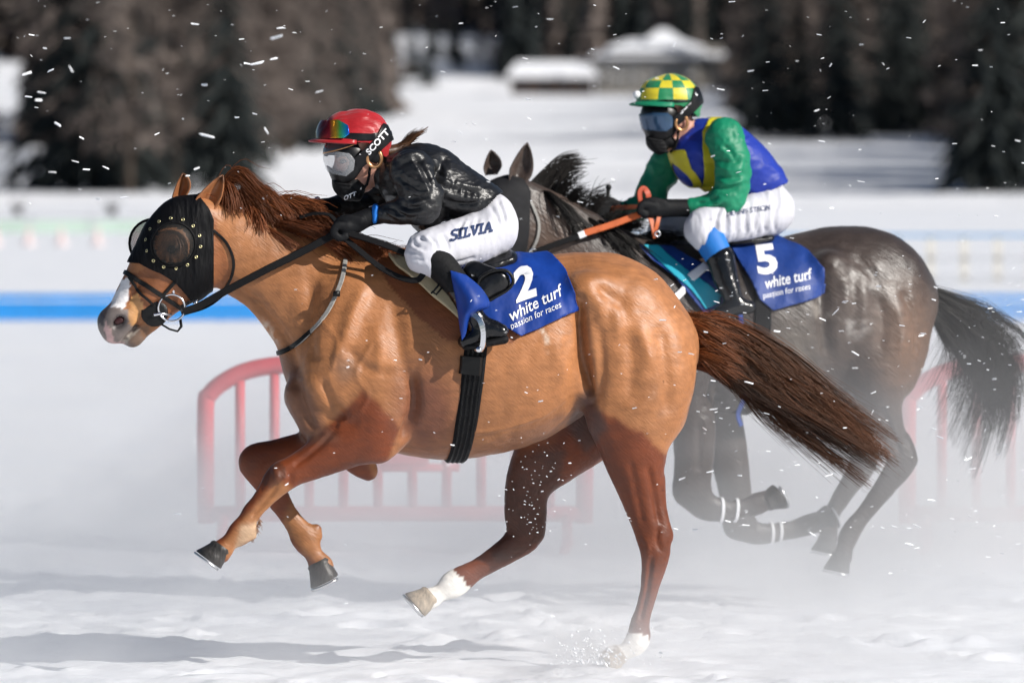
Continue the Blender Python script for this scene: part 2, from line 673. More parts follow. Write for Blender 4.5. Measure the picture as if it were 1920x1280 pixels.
def terrain(X, Y):
    D = Y + 22.6
    z = np.interp(D, (262, 330, 500, 700, 780, 830, 2300), (0, 1.0, 5.0, 8.6, 10.3, 13.0, 105.0))
    z = np.where(D < 262, 0, z)
    P = np.stack((X, Y, np.zeros_like(X)), -1)
    z = z + smoothstep(262, 420, D) * (1.6 - 1.2 * smoothstep(450, 680, D)) * fbm(P * (0.035, 0.02, 1), 3, 4)
    # a bank on the far shore
    z = z + 0.35 * smoothstep(255, 272, D) * (1 - smoothstep(300, 380, D)) * (1 + fbm(P * 0.08, 2, 9))
    # level ground for the house and barn
    g = np.clip(1.4 - np.hypot((X - 14) / 28, (Y - 780) / 40), 0, 1)
    z = z * (1 - g) + np.minimum(z, 11.6) * g
    return z - 0.02

def grid(xs, ys, zf):
    X, Y = np.meshgrid(xs, ys)
    Z = zf(X, Y)
    V = np.stack((X, Y, Z), -1).reshape(-1, 3)
    n, m = len(xs), len(ys)
    i = np.arange(n * m).reshape(m, n)
    F = np.stack((i[:-1, :-1], i[:-1, 1:], i[1:, 1:], i[1:, :-1]), -1).reshape(-1, 4)
    return V, F

# hillsides beyond the lake
V, F = grid(np.linspace(-330, 330, 166), np.r_[np.linspace(225, 420, 60), np.linspace(428, 1100, 100), np.linspace(1130, 2200, 20)], terrain)
tag(add("snowy_hillside", V, F, "snow_slope"), kind="structure")
# the frozen lake, coarse far out, tracked and lumpy where the horses run
def lake(X, Y):
    P = np.stack((X, Y, np.zeros_like(X)), -1)
    edge = smoothstep(8, 6.6, np.abs(X)) * smoothstep(-9, -7.4, Y) * smoothstep(17, 13, Y)
    lump = 0.030 * fbm(P * (0.5, 1.3, 1), 4, 2) + 0.020 * np.maximum(0, fbm(P * (3.2, 4.5, 1), 3, 6)) + 0.012 * fbm(P * (9, 12, 1), 2, 7)
    # long grooves cut by earlier runners
    gr = 0.022 * np.minimum(0, np.sin(Y * 5.2 + 1.5 * fbm(P * (0.25, 0.6, 1), 2, 12)) + 0.45)
    out = lump * 1.25 + gr
    rg = np.random.default_rng(5)
    for k in range(230):                      # hoof prints
        cx_, cy_, r_ = rg.uniform(-4, 4), rg.uniform(-3.0, 6.5), rg.uniform(.06, .12)
        q = np.hypot((X - cx_) / r_, (Y - cy_) / (r_ * .9))
        m_ = q < 3
        out[m_] += -.045 * np.exp(-q[m_] ** 2 * 1.3) + .022 * np.exp(-(q[m_] - 1.6) ** 2 * 5)
    return out * edge - 0.028
xs = np.r_[-330, -120, -40, -16, -9, np.linspace(-8, 8, 360), 9, 16, 40, 120, 330]
ys = np.r_[-120, -40, -16, np.linspace(-9, -3, 60), np.linspace(-2.95, 4, 170), np.linspace(4.2, 17, 90), 20, 30, 60, 120, 245]
V, F = grid(xs, ys, lake)
tag(add("snow_ground", V, F, "snow"), kind="structure")

# ---------------------------------------------------------------- trees
def at(px, D):
    return (px - 960.0) / FPX * D, D - 22.6

def spruce(h, seed):
    rg = np.random.default_rng(seed)
    V, F = [], []
    tiers = 20
    for i in range(tiers):
        t = i / (tiers - 1)
        z = h * (0.10 + 0.88 * t)
        R = h * 0.17 * (1 - t) ** 0.85 + 0.12
        nb = int(15 - 8 * t)
        for b in range(nb):
            a = 2 * math.pi * (b + rg.random()) / nb
            L = R * (0.65 + 0.5 * rg.random())
            d = np.array((math.cos(a), math.sin(a), 0))
            s = np.array((-math.sin(a), math.cos(a), 0))
            z0 = z + rg.normal(0, .02 * h)
            for k in range(4):
                u0, u1 = k / 4, (k + 1) / 4 + .12
                wd = L * (0.30 - 0.05 * k) * (.7 + .6 * rg.random())
                c0 = d * L * u0 + np.array((0, 0, z0 - L * .45 * u0 ** 1.4))
                c1 = d * L * u1 + np.array((0, 0, z0 - L * .45 * u1 ** 1.4 - .12 * L))
                n = len(V)
                V += [c0 - s * wd * .5 + (0, 0, -.1 * L), c0 + (0, 0, .06 * L), c0 + s * wd * .5 + (0, 0, -.1 * L), c1 + s * rg.normal(0, .1 * L) + (0, 0, -.06 * L)]
                F += [[n, n + 1, n + 3], [n + 1, n + 2, n + 3]]
    return np.array(V), F

def larch(h, seed):
    rg = np.random.default_rng(seed)
    V, F = [], []
    for i in range(85):
        t = 0.16 + 0.83 * rg.random()
        z = h * t
        R = h * 0.19 * (1.06 - t) ** 0.7 * (.6 + .6 * rg.random())
        a = 2 * math.pi * rg.random()
        d = np.array((math.cos(a), math.sin(a), 0.12))
        s = np.array((-math.sin(a), math.cos(a), 0))
        for k in range(13):
            u = rg.random() ** .7
            c = d * R * u + np.array((0, 0, z - .12 * R * u)) + rg.normal(0, .06 * h * .12, 3)
            L = h * .05 * (.5 + rg.random())
            e = d * rg.normal(.4, .4) + s * rg.normal(0, .8) + np.array((0, 0, rg.normal(-.5, .5)))
            e /= np.linalg.norm(e)
            q = np.cross(e, rg.normal(0, 1, 3))
            q /= np.linalg.norm(q)
            n = len(V)
            V += [c - q * h * .0045, c + q * h * .0045, c + e * L]
            F += [[n, n + 1, n + 2]]
            V += [c + e * L * .3 - q * L * .35, c + e * L * .5, c + e * L * .9 + q * L * .35]
            F += [[n + 3, n + 4, n + 5]]
    return np.array(V), F

def trunk(h, seed, r):
    rg = np.random.default_rng(seed)
    P = [(rg.normal(0, .008 * h) * t, rg.normal(0, .008 * h) * t, h * t - .5 * (t == 0)) for t in np.linspace(0, 1, 8)]
    parts = [tube(P, np.linspace(r, .03, 8), 7)]
    for i in range(12):
        t = .2 + .7 * i / 12
        a = 2.4 * i
        L = h * .15 * (1 - t)
        parts.append(tube([(0, 0, h * t), (math.cos(a) * L * .6, math.sin(a) * L * .6, h * t + .02 * h), (math.cos(a) * L, math.sin(a) * L, h * t + .01 * h)], [.05, .03, .01], 4))
    return join(parts)

def mesh_only(name, V, F, m):
    o = add(name, V, F, m, smooth=False)
    me = o.data
    bpy.data.objects.remove(o)
    return me
KINDS = []
for k in range(3):
    KINDS.append(("spruce_tree", mesh_only("crown", *spruce(1.0 * 16, 40 + k), "spruce_needles"), mesh_only("trunk", *trunk(16, 60 + k, .2), "bark")))
for k in range(3):
    KINDS.append(("larch_tree", mesh_only("crown", *larch(1.0 * 16, 50 + k), "larch_twigs"), mesh_only("trunk", *trunk(16, 70 + k, .19), "bark")))

def plant(kind, x, y, h, label, group):
    nm, cm, tm = KINDS[kind]
    r = bpy.data.objects.new(nm, None)
    COL.objects.link(r)
    z = float(terrain(np.array([x]), np.array([y]))[0])
    r.location = (x, y, z - .1)
    s = h / 16.0
    r.scale = (s * random.uniform(.85, 1.15), s * random.uniform(.85, 1.15), s)
    r.rotation_euler = (0, 0, random.uniform(0, 6.28))
    tag(r, label, "tree", group)
    for n_, me in (("crown", cm), ("trunk", tm)):
        c = bpy.data.objects.new(n_, me)
        COL.objects.link(c)
        c.parent = r
    return r

ORD = 'first second third fourth fifth sixth seventh eighth ninth tenth eleventh twelfth thirteenth fourteenth fifteenth sixteenth'.split()
ZONES = [  # px from, px to, D from, D to, count, share of spruce, height, label place, group
    (-260, -115, 275, 400, 6, .45, 17, "at the photo's left edge", "wood edge at far left"),
    (115, 250, 272, 400, 12, .5, 17, "on the lakeshore left of the chestnut's ears", "lakeshore wood"),
    (250, 425, 274, 400, 14, .5, 17, "on the lakeshore above the chestnut's ears", "wood above the chestnut horse"),
    (425, 560, -300, 410, 14, .3, 17, "on the slope left of the red cap", "wood left of the red cap"),
    (560, 725, -420, 640, 14, .3, 18, "on the slope behind the red cap", "wood behind the red cap"),
    (715, 950, 830, 985, 10, .6, 9, "on the open slope between the riders", "scattered slope trees"),
    (940, 1390, 850, 960, 16, .8, 22, "behind the pale house", "wood behind the house"),
    (1388, 1560, 455, 600, 14, .45, 18, "on the slope right of the house", "wood right of the house"),
    (1560, 1790, 450, 600, 16, .5, 18, "above the dark horse's croup", "wood above the dark horse"),
    (1800, 2020, 276, 400, 10, .6, 17, "above the dark horse's tail", "wood edge at far right"),
]
for (p0, p1, d0, d1, cnt, sp, hh, place, grp) in ZONES:
    for i in range(cnt):
        u = (i + random.random()) / cnt
        # a negative start: the edge of the wood climbs the slope from left to right
        D = d0 + (d1 - d0) * random.random() ** 1.3 if d0 > 0 else -d0 + (d1 + d0) * u + 60 * random.random() ** 2
        x_, y_ = at(p0 + (p1 - p0) * u, D)
        k = random.randrange(3) + (0 if random.random() < sp else 3)
        plant(k, x_, y_, hh * random.uniform(.75, 1.15), ("dark spruce, " if k < 3 else "bare brown larch, ") + ORD[i] + " tree from left " + place, grp)
# the wood going on to the right, whose shadows lie on the slope

# the deep wood behind, one mass
def far_wood(name, spots, label):
    parts = []
    for (x_, y_, h_, k) in spots:
        rg = np.random.default_rng(int(abs(x_ * 13 + y_ * 7)))
        z = float(terrain(np.array([x_]), np.array([y_]))[0])
        V, F = [], []
        for i in range(9):
            t = i / 8
            R = h_ * (.17 if k else .15) * (1.05 - t)
            for b in range(9):
                a = 2 * math.pi * (b + rg.random()) / 9
                zz = h_ * (.08 + .86 * t) + rg.normal(0, .03 * h_)
                r_ = R * (.7 + .5 * rg.random())
                da = .55
                n = len(V)
                V += [(0, 0, zz + .08 * h_), (r_ * math.cos(a - da), r_ * math.sin(a - da), zz - .07 * h_), (r_ * math.cos(a + da), r_ * math.sin(a + da), zz - .07 * h_)]
                F += [[n, n + 1, n + 2]]
        parts.append((np.array(V) + (x_, y_, z), F, k))
    for k, m, nm in ((0, "spruce_needles", name), (1, "larch_twigs", name)):
        sel = [(v, f) for v, f, kk in parts if kk == k]
        if sel:
            v, f = join(sel)
            tag(add(nm, v, f, m, smooth=False), label[k], "forest", kind="stuff")
spots = []
for i in range(760):
    p = random.uniform(-350, 2300)
    if p < 430:
        D = random.uniform(420, 640)
        if -60 < p < 75 and D < 640:
            continue
    elif p < 710:
        D = random.uniform(600, 900)
    elif p < 950:
        D = random.uniform(1010, 1150)
    elif p < 1390:
        D = random.uniform(850, 1050)
    elif p < 1800:
        D = random.uniform(620, 900)
    else:
        D = random.uniform(420, 700)
    x_, y_ = at(p, D)
    spots.append((x_, y_, random.uniform(15, 24), 1 if random.random() < .5 else 0))
for i in range(330):
    D = random.uniform(900, 1250)
    p = random.uniform(-250, 2200)
    if 690 < p < 950 and D < 1010:
        continue
    x_, y_ = at(p, D)
    spots.append((x_, y_, random.uniform(22, 30), 1 if random.random() < .4 else 0))
for i in range(150):
    y_ = random.uniform(255, 420)
    x_ = random.uniform(.0905 * (y_ + 22.6) + 3, 66)
    spots.append((x_, y_, random.uniform(16, 25), 0))
R2 = random.Random(3)
for i in range(620):                        # the same wood going on beyond both edges of the view
    D = R2.uniform(400, 900)
    p = R2.uniform(-4200, -360) if R2.random() < .55 else R2.uniform(2350, 5600)
    x_, y_ = at(p, D)
    if abs(x_) < 310:
        spots.append((x_, y_, R2.uniform(18, 27), 1 if R2.random() < .5 else 0))
far_wood("forest", spots, ("dark spruce forest covering the far hillside", "bare brown larch forest covering the far hillside"))

# ---------------------------------------------------------------- house and barn on the hill
def wpt(px, py, D):
    return np.array(((px - 960) / FPX * D, D - 22.6, 2.0 - (py - 303) / FPX * D))
house = root("house", None, wpt(1230, 165, 800), "pale plastered house with snow covered roof on the hill behind the riders", "house")
def hb(name, x0, x1, y0, y1, d0, d1, m, par=None):
    a, b = wpt(x0, y1, 800), wpt(x1, y0, 800)
    return add(name, *box((a[0], 777.4 + d0, a[2]), (b[0], 777.4 + d1, b[2])), m, par or house, smooth=False)
hb("wall", 1118, 1312, 108, 190, 0, 12, "plaster")
hb("upper_wall", 1150, 1290, 92, 108.2, 1.5, 10, "dark_timber")
def hip(name, x0, x1, ye, yr, d0, d1, inset, m, par=None, th=.5):
    a, b = wpt(x0, ye, 800), wpt(x1, ye, 800)
    r = wpt(x0, yr, 800)[2]
    yy0, yy1 = 777.4 + d0, 777.4 + d1
    ym = (yy0 + yy1) / 2
    V = [(a[0], yy0, a[2]), (b[0], yy0, a[2]), (b[0], yy1, a[2]), (a[0], yy1, a[2]), (a[0] + inset, ym, r), (b[0] - inset, ym, r)]
    V += [(x, y, z + th) for x, y, z in V]
    F = [[6, 7, 11, 10], [8, 9, 10, 11], [9, 6, 10], [7, 8, 11], [0, 1, 2, 3], [0, 1, 7, 6], [1, 2, 8, 7], [2, 3, 9, 8], [3, 0, 6, 9]]
    return add(name, V, F, m, par or house, smooth=False)
hip("roof", 1108, 1378, 108, 98, -1.2, 13, 2.0, "snow_white", None, .3)
rf = hip("upper_roof", 1140, 1320, 95, 80, 0, 11, 3.0, "snow_white")
hip("dormer_roof", 1205, 1285, 82, 58, 2, 9, 2.4, "snow_white", None, .3)
hb("chimney", 1322, 1358, 86, 108, 3, 5, "plaster")
hb("annex_wall", 1312, 1366, 112, 165, 1, 10, "plaster")
for i, xw in enumerate((1130, 1152, 1174, 1196, 1226, 1250, 1274, 1296)):
    w_ = hb("window", xw - 5, xw + 5, 120, 134, -.25, .1, "rail_white")
    hb("pane", xw - 3.6, xw + 3.6, 122, 132.5, -.32, -.2, "window_dark", w_)
    w_ = hb("window", xw - 5, xw + 5, 143, 158, -.25, .1, "rail_white")
    hb("pane", xw - 3.6, xw + 3.6, 145, 156.5, -.32, -.2, "window_dark", w_)
for xw in (1165, 1190, 1215, 1240, 1265):
    hb("upper_window", xw - 7, xw + 7, 97, 106, 1.3, 1.7, "window_dark")
barn = root("barn", None, wpt(1035, 175, 790), "long low dark timber barn with snowy roof left of the pale house", "barn")
hb("wall", 958, 1112, 146, 195, -3, 5, "dark_timber", barn)
hip("roof", 950, 1120, 147, 122, -4, 6, 1.5, "snow_white", barn)
for xw in (980, 1020, 1060, 1095):
    hb("door", xw - 6, xw + 6, 154, 172, -3.15, -2.9, "window_dark", barn)

# ---------------------------------------------------------------- rails and fences
def rail_line(name, D, px0, px1, label, cat, rails, post_step, post_w, post_m, top_px, gy, post_top=None, depth=.05):
    a, b = wpt(px0, gy, D), wpt(px1, gy, D)
    r = root(name, None, (a[0], a[1], 0), label, cat)
    for (nm, y0, y1, m, dd) in rails:
        z1, z0 = wpt(0, y0, D)[2], wpt(0, y1, D)[2]
        add(nm, *box((a[0], a[1] - dd, z0), (b[0], a[1] + dd, z1)), m, r, smooth=False)
    x_ = a[0] + post_step * .4
    zt = wpt(0, post_top or top_px, D)[2]
    me = None
    while x_ < b[0]:
        if me is None:
            o = add("post", *box((x_ - post_w / 2, a[1] + .02 - depth, -.25), (x_ + post_w / 2, a[1] + .02 + depth, zt)), post_m, r, smooth=False)
            me, x00 = o.data, x_
        else:
            o = bpy.data.objects.new("post", me)
            COL.objects.link(o)
            o.parent = r
            o.location = (x_ - x00, 0, 0)
        x_ += post_step
    return r
rail_line("rail_board", 72, -4200, 6000, "broad blue board standing on the snow behind both horses", "board",
          [("board", 550, 600, "rail_blue", .03), ("top_strip", 562, 565, "rail_white", .034)], 3.0, .05, "rail_blue", 556, 600, depth=.02)
rail_line("post_fence", 95, 1030, 2300, "distant low fence of cream posts under a thin blue rail", "fence",
          [("top_rail", 438, 444, "rail_pale", .05), ("mid_rail", 482, 488, "grey_rail", .03), ("low_rail", 519, 525, "grey_rail", .03)], .56, .13, "post_cream", 440, 527)
rail_line("banner_fence", 150, -2600, 640, "distant pale green banner strung along the snow left of the chestnut horse", "banner",
          [("banner", 414, 436, "banner_green", .02), ("top_rail", 404, 408, "grey_rail", .03)], 1.6, .07, "grey_rail", 404, 445)
for i in range(10):
    x_, y_ = at(-60 + 62 * i + random.uniform(-12, 12), 138)
    z_ = 0
    c_ = root("marker_cone", None, (x_, y_, 0), "small pinkish marker cone, %s from left below the pale green banner" % ORD[i], "cone", "markers below the green banner")
    pr = [(.17, -.05), (.17, .03), (.11, .035), (.03, .42), (.0, .43)]
    Vc, Fc = [], []
    for rr, zz in pr:
        for k in range(12):
            Vc.append((x_ + rr * math.cos(k * math.pi / 6), y_ + rr * math.sin(k * math.pi / 6), zz))
    Fc = [[a * 12 + k, a * 12 + (k + 1) % 12, (a + 1) * 12 + (k + 1) % 12, (a + 1) * 12 + k] for a in range(4) for k in range(12)]
    add("cone", Vc, Fc, "banner_pink", c_)
# dark brush along the far shore
for i, pxx in enumerate((34, 210)):
    rg = np.random.default_rng(900 + i)
    x_, y_ = at(pxx, 215)
    s_ = root("shrub", None, (x_, y_, 0), "low dark shrub on the far shore snow, %s from left" % ORD[i], "shrub", "shore shrubs")
    P = []
    for k in range(26):
        a = rg.random() * 6.28
        L = rg.uniform(.25, .6)
        P.append([(x_ + rg.normal(0, .12), y_ + rg.normal(0, .12), -.05), (x_ + math.cos(a) * L * .3, y_ + math.sin(a) * L * .3, L * .5), (x_ + math.cos(a) * L * .7, y_ + math.sin(a) * L * .7, L)])
    v, f = strands(np.array(P, float), .03, .012)
    add("branches", v, f, "bark", s_, smooth=False)

# ---------------------------------------------------------------- red crowd barriers
def barrier(px0, label, yaw=0.0, D=29.5):
    o = wpt(px0, 1000, D)
    o[2] = -.03
    r = root("crowd_barrier", None, o, label, "barrier", "red crowd barriers")
    Wd, Ht = 1.97, 1.04
    zb = .20
    def T(x, z, y=0):
        return o + np.array((x, y, z))
    # frame: two legs and an arched top in one bent tube
    arch = [(0, zb - .05), (0, .74), (.02, .82), (.10, .89), (.22, .945), (.40, .975), (.7, .985)]
    full = arch + [(Wd - a, b) for a, b in arch[::-1]]
    C = catmull([(a, b) for a, b in full], 4)
    add("frame", *tube([T(a, b) for a, b in C], .046, 10), "barrier_red", r)
    add("bottom_bar", *tube([T(0, zb), T(Wd, zb)], .042, 10), "barrier_red", r)
    add("mid_bar", *tube([T(.72, .44), T(1.32, .44)], .022, 8), "barrier_red", r)
    n = 11
    for i in range(1, n):
        x_ = Wd * i / n
        top = float(np.interp(min(x_, Wd - x_), [a for a, b in arch[2:]], [b for a, b in arch[2:]]))
        add("bar", *tube([T(x_, zb), T(x_, top)], .026, 8), "barrier_red", r)
    pv_, pf_ = box(T(.74, .46, -.03), T(1.16, .62, -.015))
    add("sign_plate", pv_, pf_, "barrier_red", r, smooth=False)
    for x_ in (.09, Wd - .09):
        add("foot", *tube([T(x_ - .02, .02, -.36), T(x_, .07, -.18), T(x_, zb, 0), T(x_, .07, .18), T(x_ + .02, .02, .36)], .028, 8), "barrier_red", r)
    return r
barrier(385, "faded red tubular crowd barrier standing behind the chestnut horse's legs")
barrier(1702, "faded red tubular crowd barrier standing behind the dark horse's tail")
# ================================================================== materials
mat("chestnut", rough=0.47, spec=0.45, attr="col", noise=0.15, nscale=38, bstretch=(0.35, 1.0, 1.3), brot=(0, math.radians(38), 0), bump=0.0022, bscale=105, detail=5, rough_var=0.14, sheen=0.05)
mat("dark_bay", rough=0.42, spec=0.5, attr="col", noise=0.22, nscale=30, bstretch=(0.35, 1.0, 1.3), brot=(0, math.radians(38), 0), bump=0.0034, bscale=70, detail=5, rough_var=0.15, sheen=0.1)
mat("hair", rough=0.5, spec=0.28, attr="col")
mat("hoof_horn", (0.035, 0.032, 0.03), rough=0.45, noise=0.5, nscale=30, bstretch=(4, 4, 0.6), bump=0.002, bscale=30)
mat("hoof_pale", (0.36, 0.29, 0.21), rough=0.5, noise=0.35, nscale=30, bstretch=(4, 4, 0.6))
mat("shoe_metal", (0.62, 0.62, 0.63), rough=0.3, metal=1.0)
mat("black_leather", (0.005, 0.005, 0.005), rough=0.4, spec=0.3, noise=0.3, nscale=60, bump=0.0008, bscale=200)
mat("black_web", (0.005, 0.005, 0.006), rough=0.75, spec=0.2, noise=0.35, nscale=120, bstretch=(1, 1, 6), bump=0.0012, bscale=180)
mat("hood_black", (0.0035, 0.0035, 0.0045), rough=0.6, spec=0.14, noise=0.3, nscale=50, bump=0.007, bscale=20, bstretch=(2.4, 1, 0.6), detail=2)
mat("steel", (0.78, 0.78, 0.8), rough=0.18, metal=1.0)
mat("brass", (0.75, 0.66, 0.36), rough=0.28, metal=1.0)
mat("eye", (0.01, 0.006, 0.004), rough=0.06, spec=0.8)
mat("nostril", (0.035, 0.008, 0.009), rough=0.45)
mat("strap_grey", (0.30, 0.29, 0.27), rough=0.4, noise=0.2, nscale=80)

def mesh_mask():
    """woven wire of a blinker cup: fine holes in a dark sheet"""
    m = bpy.data.materials.new("cup_mesh")
    m.use_nodes = True
    nt = m.node_tree
    b = nt.nodes["Principled BSDF"]
    b.inputs["Base Color"].default_value = (0.02, 0.02, 0.02, 1)
    b.inputs["Roughness"].default_value = 0.5
    b.inputs["Specular IOR Level"].default_value = 0.15
    tc = nt.nodes.new("ShaderNodeTexCoord")
    mx = []
    for ax, sc in ((0, 260.0), (2, 260.0)):
        sp = nt.nodes.new("ShaderNodeSeparateXYZ")
        nt.links.new(tc.outputs["Object"], sp.inputs[0])
        mu = nt.nodes.new("ShaderNodeMath"); mu.operation = 'MULTIPLY'; mu.inputs[1].default_value = sc
        nt.links.new(sp.outputs[ax], mu.inputs[0])
        fr = nt.nodes.new("ShaderNodeMath"); fr.operation = 'FRACT'
        nt.links.new(mu.outputs[0], fr.inputs[0])
        lt = nt.nodes.new("ShaderNodeMath"); lt.operation = 'LESS_THAN'; lt.inputs[1].default_value = 0.46
        nt.links.new(fr.outputs[0], lt.inputs[0])
        mx.append(lt)
    mm = nt.nodes.new("ShaderNodeMath"); mm.operation = 'MAXIMUM'
    nt.links.new(mx[0].outputs[0], mm.inputs[0]); nt.links.new(mx[1].outputs[0], mm.inputs[1])
    nt.links.new(mm.outputs[0], b.inputs["Alpha"])
    MATS["cup_mesh"] = m
mesh_mask()

def ear(frame, base_a, base_b, tip, w, depth, inside=1):
    """a leaf-shaped, cupped ear between two base points and a tip (photo pixels)"""
    a, b, t = (frame.L(*p, w) for p in (base_a, base_b, tip))
    V, n, m = [], 11, 9
    for i in range(n):
        s = i / (n - 1)
        prof = math.sin(math.pi * (0.30 + 0.70 * s)) ** 0.8 / math.sin(math.pi * 0.5) if s > 0.2 else 0.62 + 1.35 * s
        prof = max(prof, 0.0)
        c = ((a + b) / 2) * (1 - s) + t * s
        c = c + (b - a) * 0.10 * math.sin(math.pi * s)
        half = (b - a) / 2 * prof * 1.08
        for j in range(m):
            q = -1 + 2 * j / (m - 1)
            V.append(c + half * q + np.array((0, depth * (1 - q * q) * (0.35 + prof) * inside, 0)))
    F = [[i * m + j, i * m + j + 1, (i + 1) * m + j + 1, (i + 1) * m + j] for i in range(n - 1) for j in range(m - 1)]
    return np.array(V), F

def hoof(frame, name, parent, top, bot, rt, rb, w, m, toe=(-1, 0.2), bt=0.05, shoe=True):
    """a slanted horn box from coronet to ground edge with a steel shoe under it"""
    a, b = frame.L(*top, w), frame.L(*bot, w)
    s = frame.mpp(*top, w)
    ax = b - a
    ax /= np.linalg.norm(ax)
    td = np.array((toe[0], 0, -toe[1]))
    td = td - ax * (td @ ax)
    td /= np.linalg.norm(td)
    sd = np.cross(ax, td)
    V, n = [], 22
    rows = ((-0.15, rt * 0.86), (0.0, rt * 1.04), (0.12, rt), (0.55, (rt + rb) / 2), (0.95, rb), (1.0, rb * 0.96))
    for t, r in rows:
        c = a + (b - a) * t
        for k in range(n):
            th = 2 * math.pi * k / n
            x, y = math.cos(th), math.sin(th)
            if x < 0:
                x *= 0.72
            V.append(c + r * s * (td * (x * 1.08 + 0.12 * t) + sd * y * 0.92))
    F = [[i * n + k, i * n + (k + 1) % n, (i + 1) * n + (k + 1) % n, (i + 1) * n + k] for i in range(len(rows) - 1) for k in range(n)]
    base = len(V)
    V.append(b - ax * rb * s * 0.25)
    F += [[(len(rows) - 1) * n + k, (len(rows) - 1) * n + (k + 1) % n, base] for k in range(n)]
    h = add("hoof", V, F, m, parent)
    if shoe:
        P = []
        for k in range(17):
            th = -2.35 + 4.7 * k / 16
            x, y = math.cos(th), math.sin(th)
            if x < 0:
                x *= 0.75
            P.append(b + ax * 0.004 + rb * s * 0.92 * (td * (x * 1.08 + 0.12) + sd * y * 0.92))
        v, f = ribbon(P, [ax] * 17, 0.020, 0.009)
        add("horseshoe", v, f, "shoe_metal", h)
    return h

# ================================================================== horse in front: chestnut
F1 = Frame(8.0, 800, 0.0)
H1 = Body(F1, 0.0095)
H = H1.add
# trunk
H([(640, 680, 108, 0, .195), (715, 655, 168, 0, .235), (820, 670, 192, 0, .285), (950, 662, 176, 0, .295), (1045, 624, 140, 0, .27), (1135, 610, 124, 0, .25), (1200, 655, 104, 0, .20)], k=.05)
H([(690, 522, 44, 0, .055), (770, 540, 52, 0, .07), (880, 560, 62, 0, .11)], k=.09)              # withers
H([(1060, 545, 52, 0, .09), (1125, 545, 60, 0, .12), (1195, 580, 62, 0, .11), (1250, 640, 46, 0, .07)], k=.09)   # croup ridge
for sd in (-1, 1):
    H([(1150, 600, 92, sd * .15, .115), (1195, 680, 104, sd * .155, .125), (1205, 760, 84, sd * .155, .11)], k=.06)      # haunch
    H([(1105, 545, 30, sd * .225, .05)], k=.07)                                                          # point of hip
    H([(1238, 640, 62, sd * .10, .085), (1250, 710, 50, sd * .115, .08), (1240, 780, 40, sd * .13, .07)], k=.03)       # hamstring
    H([(660, 570, 58, sd * .12, .07), (650, 650, 70, sd * .165, .075), (625, 715, 58, sd * .175, .075)], k=.05)          # shoulder blade
    H([(715, 690, 72, sd * .20, .07), (712, 770, 62, sd * .195, .075)], k=.045)                                     # triceps
    H([(580, 740, 48, sd * .10, .085), (600, 790, 42, sd * .11, .08)], k=.03)                                  # breast
# neck and head
H([(395, 452, 56, 0, .07), (430, 466, 72, 0, .076), (518, 518, 80, 0, .092), (608, 584, 110, 0, .13), (665, 636, 130, 0, .17)], k=.05)
H([(405, 412, 22, 0, .03), (480, 455, 26, 0, .035), (560, 485, 32, 0, .045), (650, 510, 36, 0, .05)], k=.05)             # crest
H([(372, 408, 40, 0, .075), (345, 430, 58, 0, .085), (322, 470, 63, 0, .095), (284, 535, 55, 0, .075), (248, 583, 43, 0, .06), (222, 606, 36, 0, .056)], k=.035)
H([(375, 470, 44, 0, .08), (358, 510, 46, 0, .085), (318, 556, 34, 0, .06), (275, 596, 26, 0, .045)], k=.03)          # jaw
H([(212, 603, 27, 0, .058), (214, 622, 22, 0, .05)], k=.02)                                                 # upper lip
H([(262, 615, 20, 0, .042), (250, 634, 17, 0, .038), (240, 637, 12, 0, .034)], k=.015)                                # chin
for sd in (-1, 1):
    H([(300, 480, 20, sd * .085, .022), (322, 474, 16, sd * .09, .02)], k=.03)                             # brow
    H([(318, 505, 8, sd * .085, .012), (285, 545, 8, sd * .07, .012), (262, 570, 6, sd * .058, .01)], k=.03)    # facial crest
    H([(222, 592, 20, sd * .045, .02)], k=.02)                                                          # nostril flare
for sd in (-1, 1):
    H([(226, 602, 14, sd * .068, .024), (218, 609, 9, sd * .064, .024)], k=.006, carve=True)                            # nostril
    H([(226, 650, 3, sd * .05, .014), (243, 628, 3.5, sd * .048, .014), (262, 606, 3, sd * .056, .014)], k=.008, carve=True)     # mouth
# near fore
H([(655, 700, 62, -.17, .075), (700, 790, 66, -.17, .085), (655, 825, 50, -.165, .072), (600, 858, 37, -.16, .055), (552, 882, 29, -.16, .042), (527, 896, 29, -.16, .042), (503, 924, 21, -.16, .032), (470, 962, 16.5, -.16, .025)], k=.028)
H([(735, 822, 26, -.165, .05), (716, 846, 18, -.16, .04)], k=.03)                                                          # elbow
H([(473, 958, 16.5, -.16, .025), (462, 978, 18.5, -.16, .027), (453, 996, 25, -.16, .033), (432, 1014, 16.5, -.16, .027), (412, 1034, 22, -.16, .036)], k=.012)
H([(468, 992, 11, -.16, .02), (474, 1004, 8, -.16, .015)], k=.015)
H([(594, 990, 9, .17, .018), (598, 1004, 7, .17, .015)], k=.015)                                                         # ergot tuft
# far fore, knee folded
H([(655, 745, 60, .16, .08), (665, 815, 54, .17, .085), (620, 832, 42, .17, .07), (560, 846, 34, .17, .055), (488, 866, 35, .17, .045)], k=.03)
H([(676, 868, 26, .16, .05), (690, 882, 18, .16, .04)], k=.03)
H([(484, 868, 35, .17, .045), (508, 912, 26, .17, .036), (535, 956, 19, .17, .027), (556, 986, 19.5, .17, .028), (572, 1010, 26, .17, .033), (588, 1038, 17, .17, .028), (602, 1060, 23, .17, .038)], k=.014)
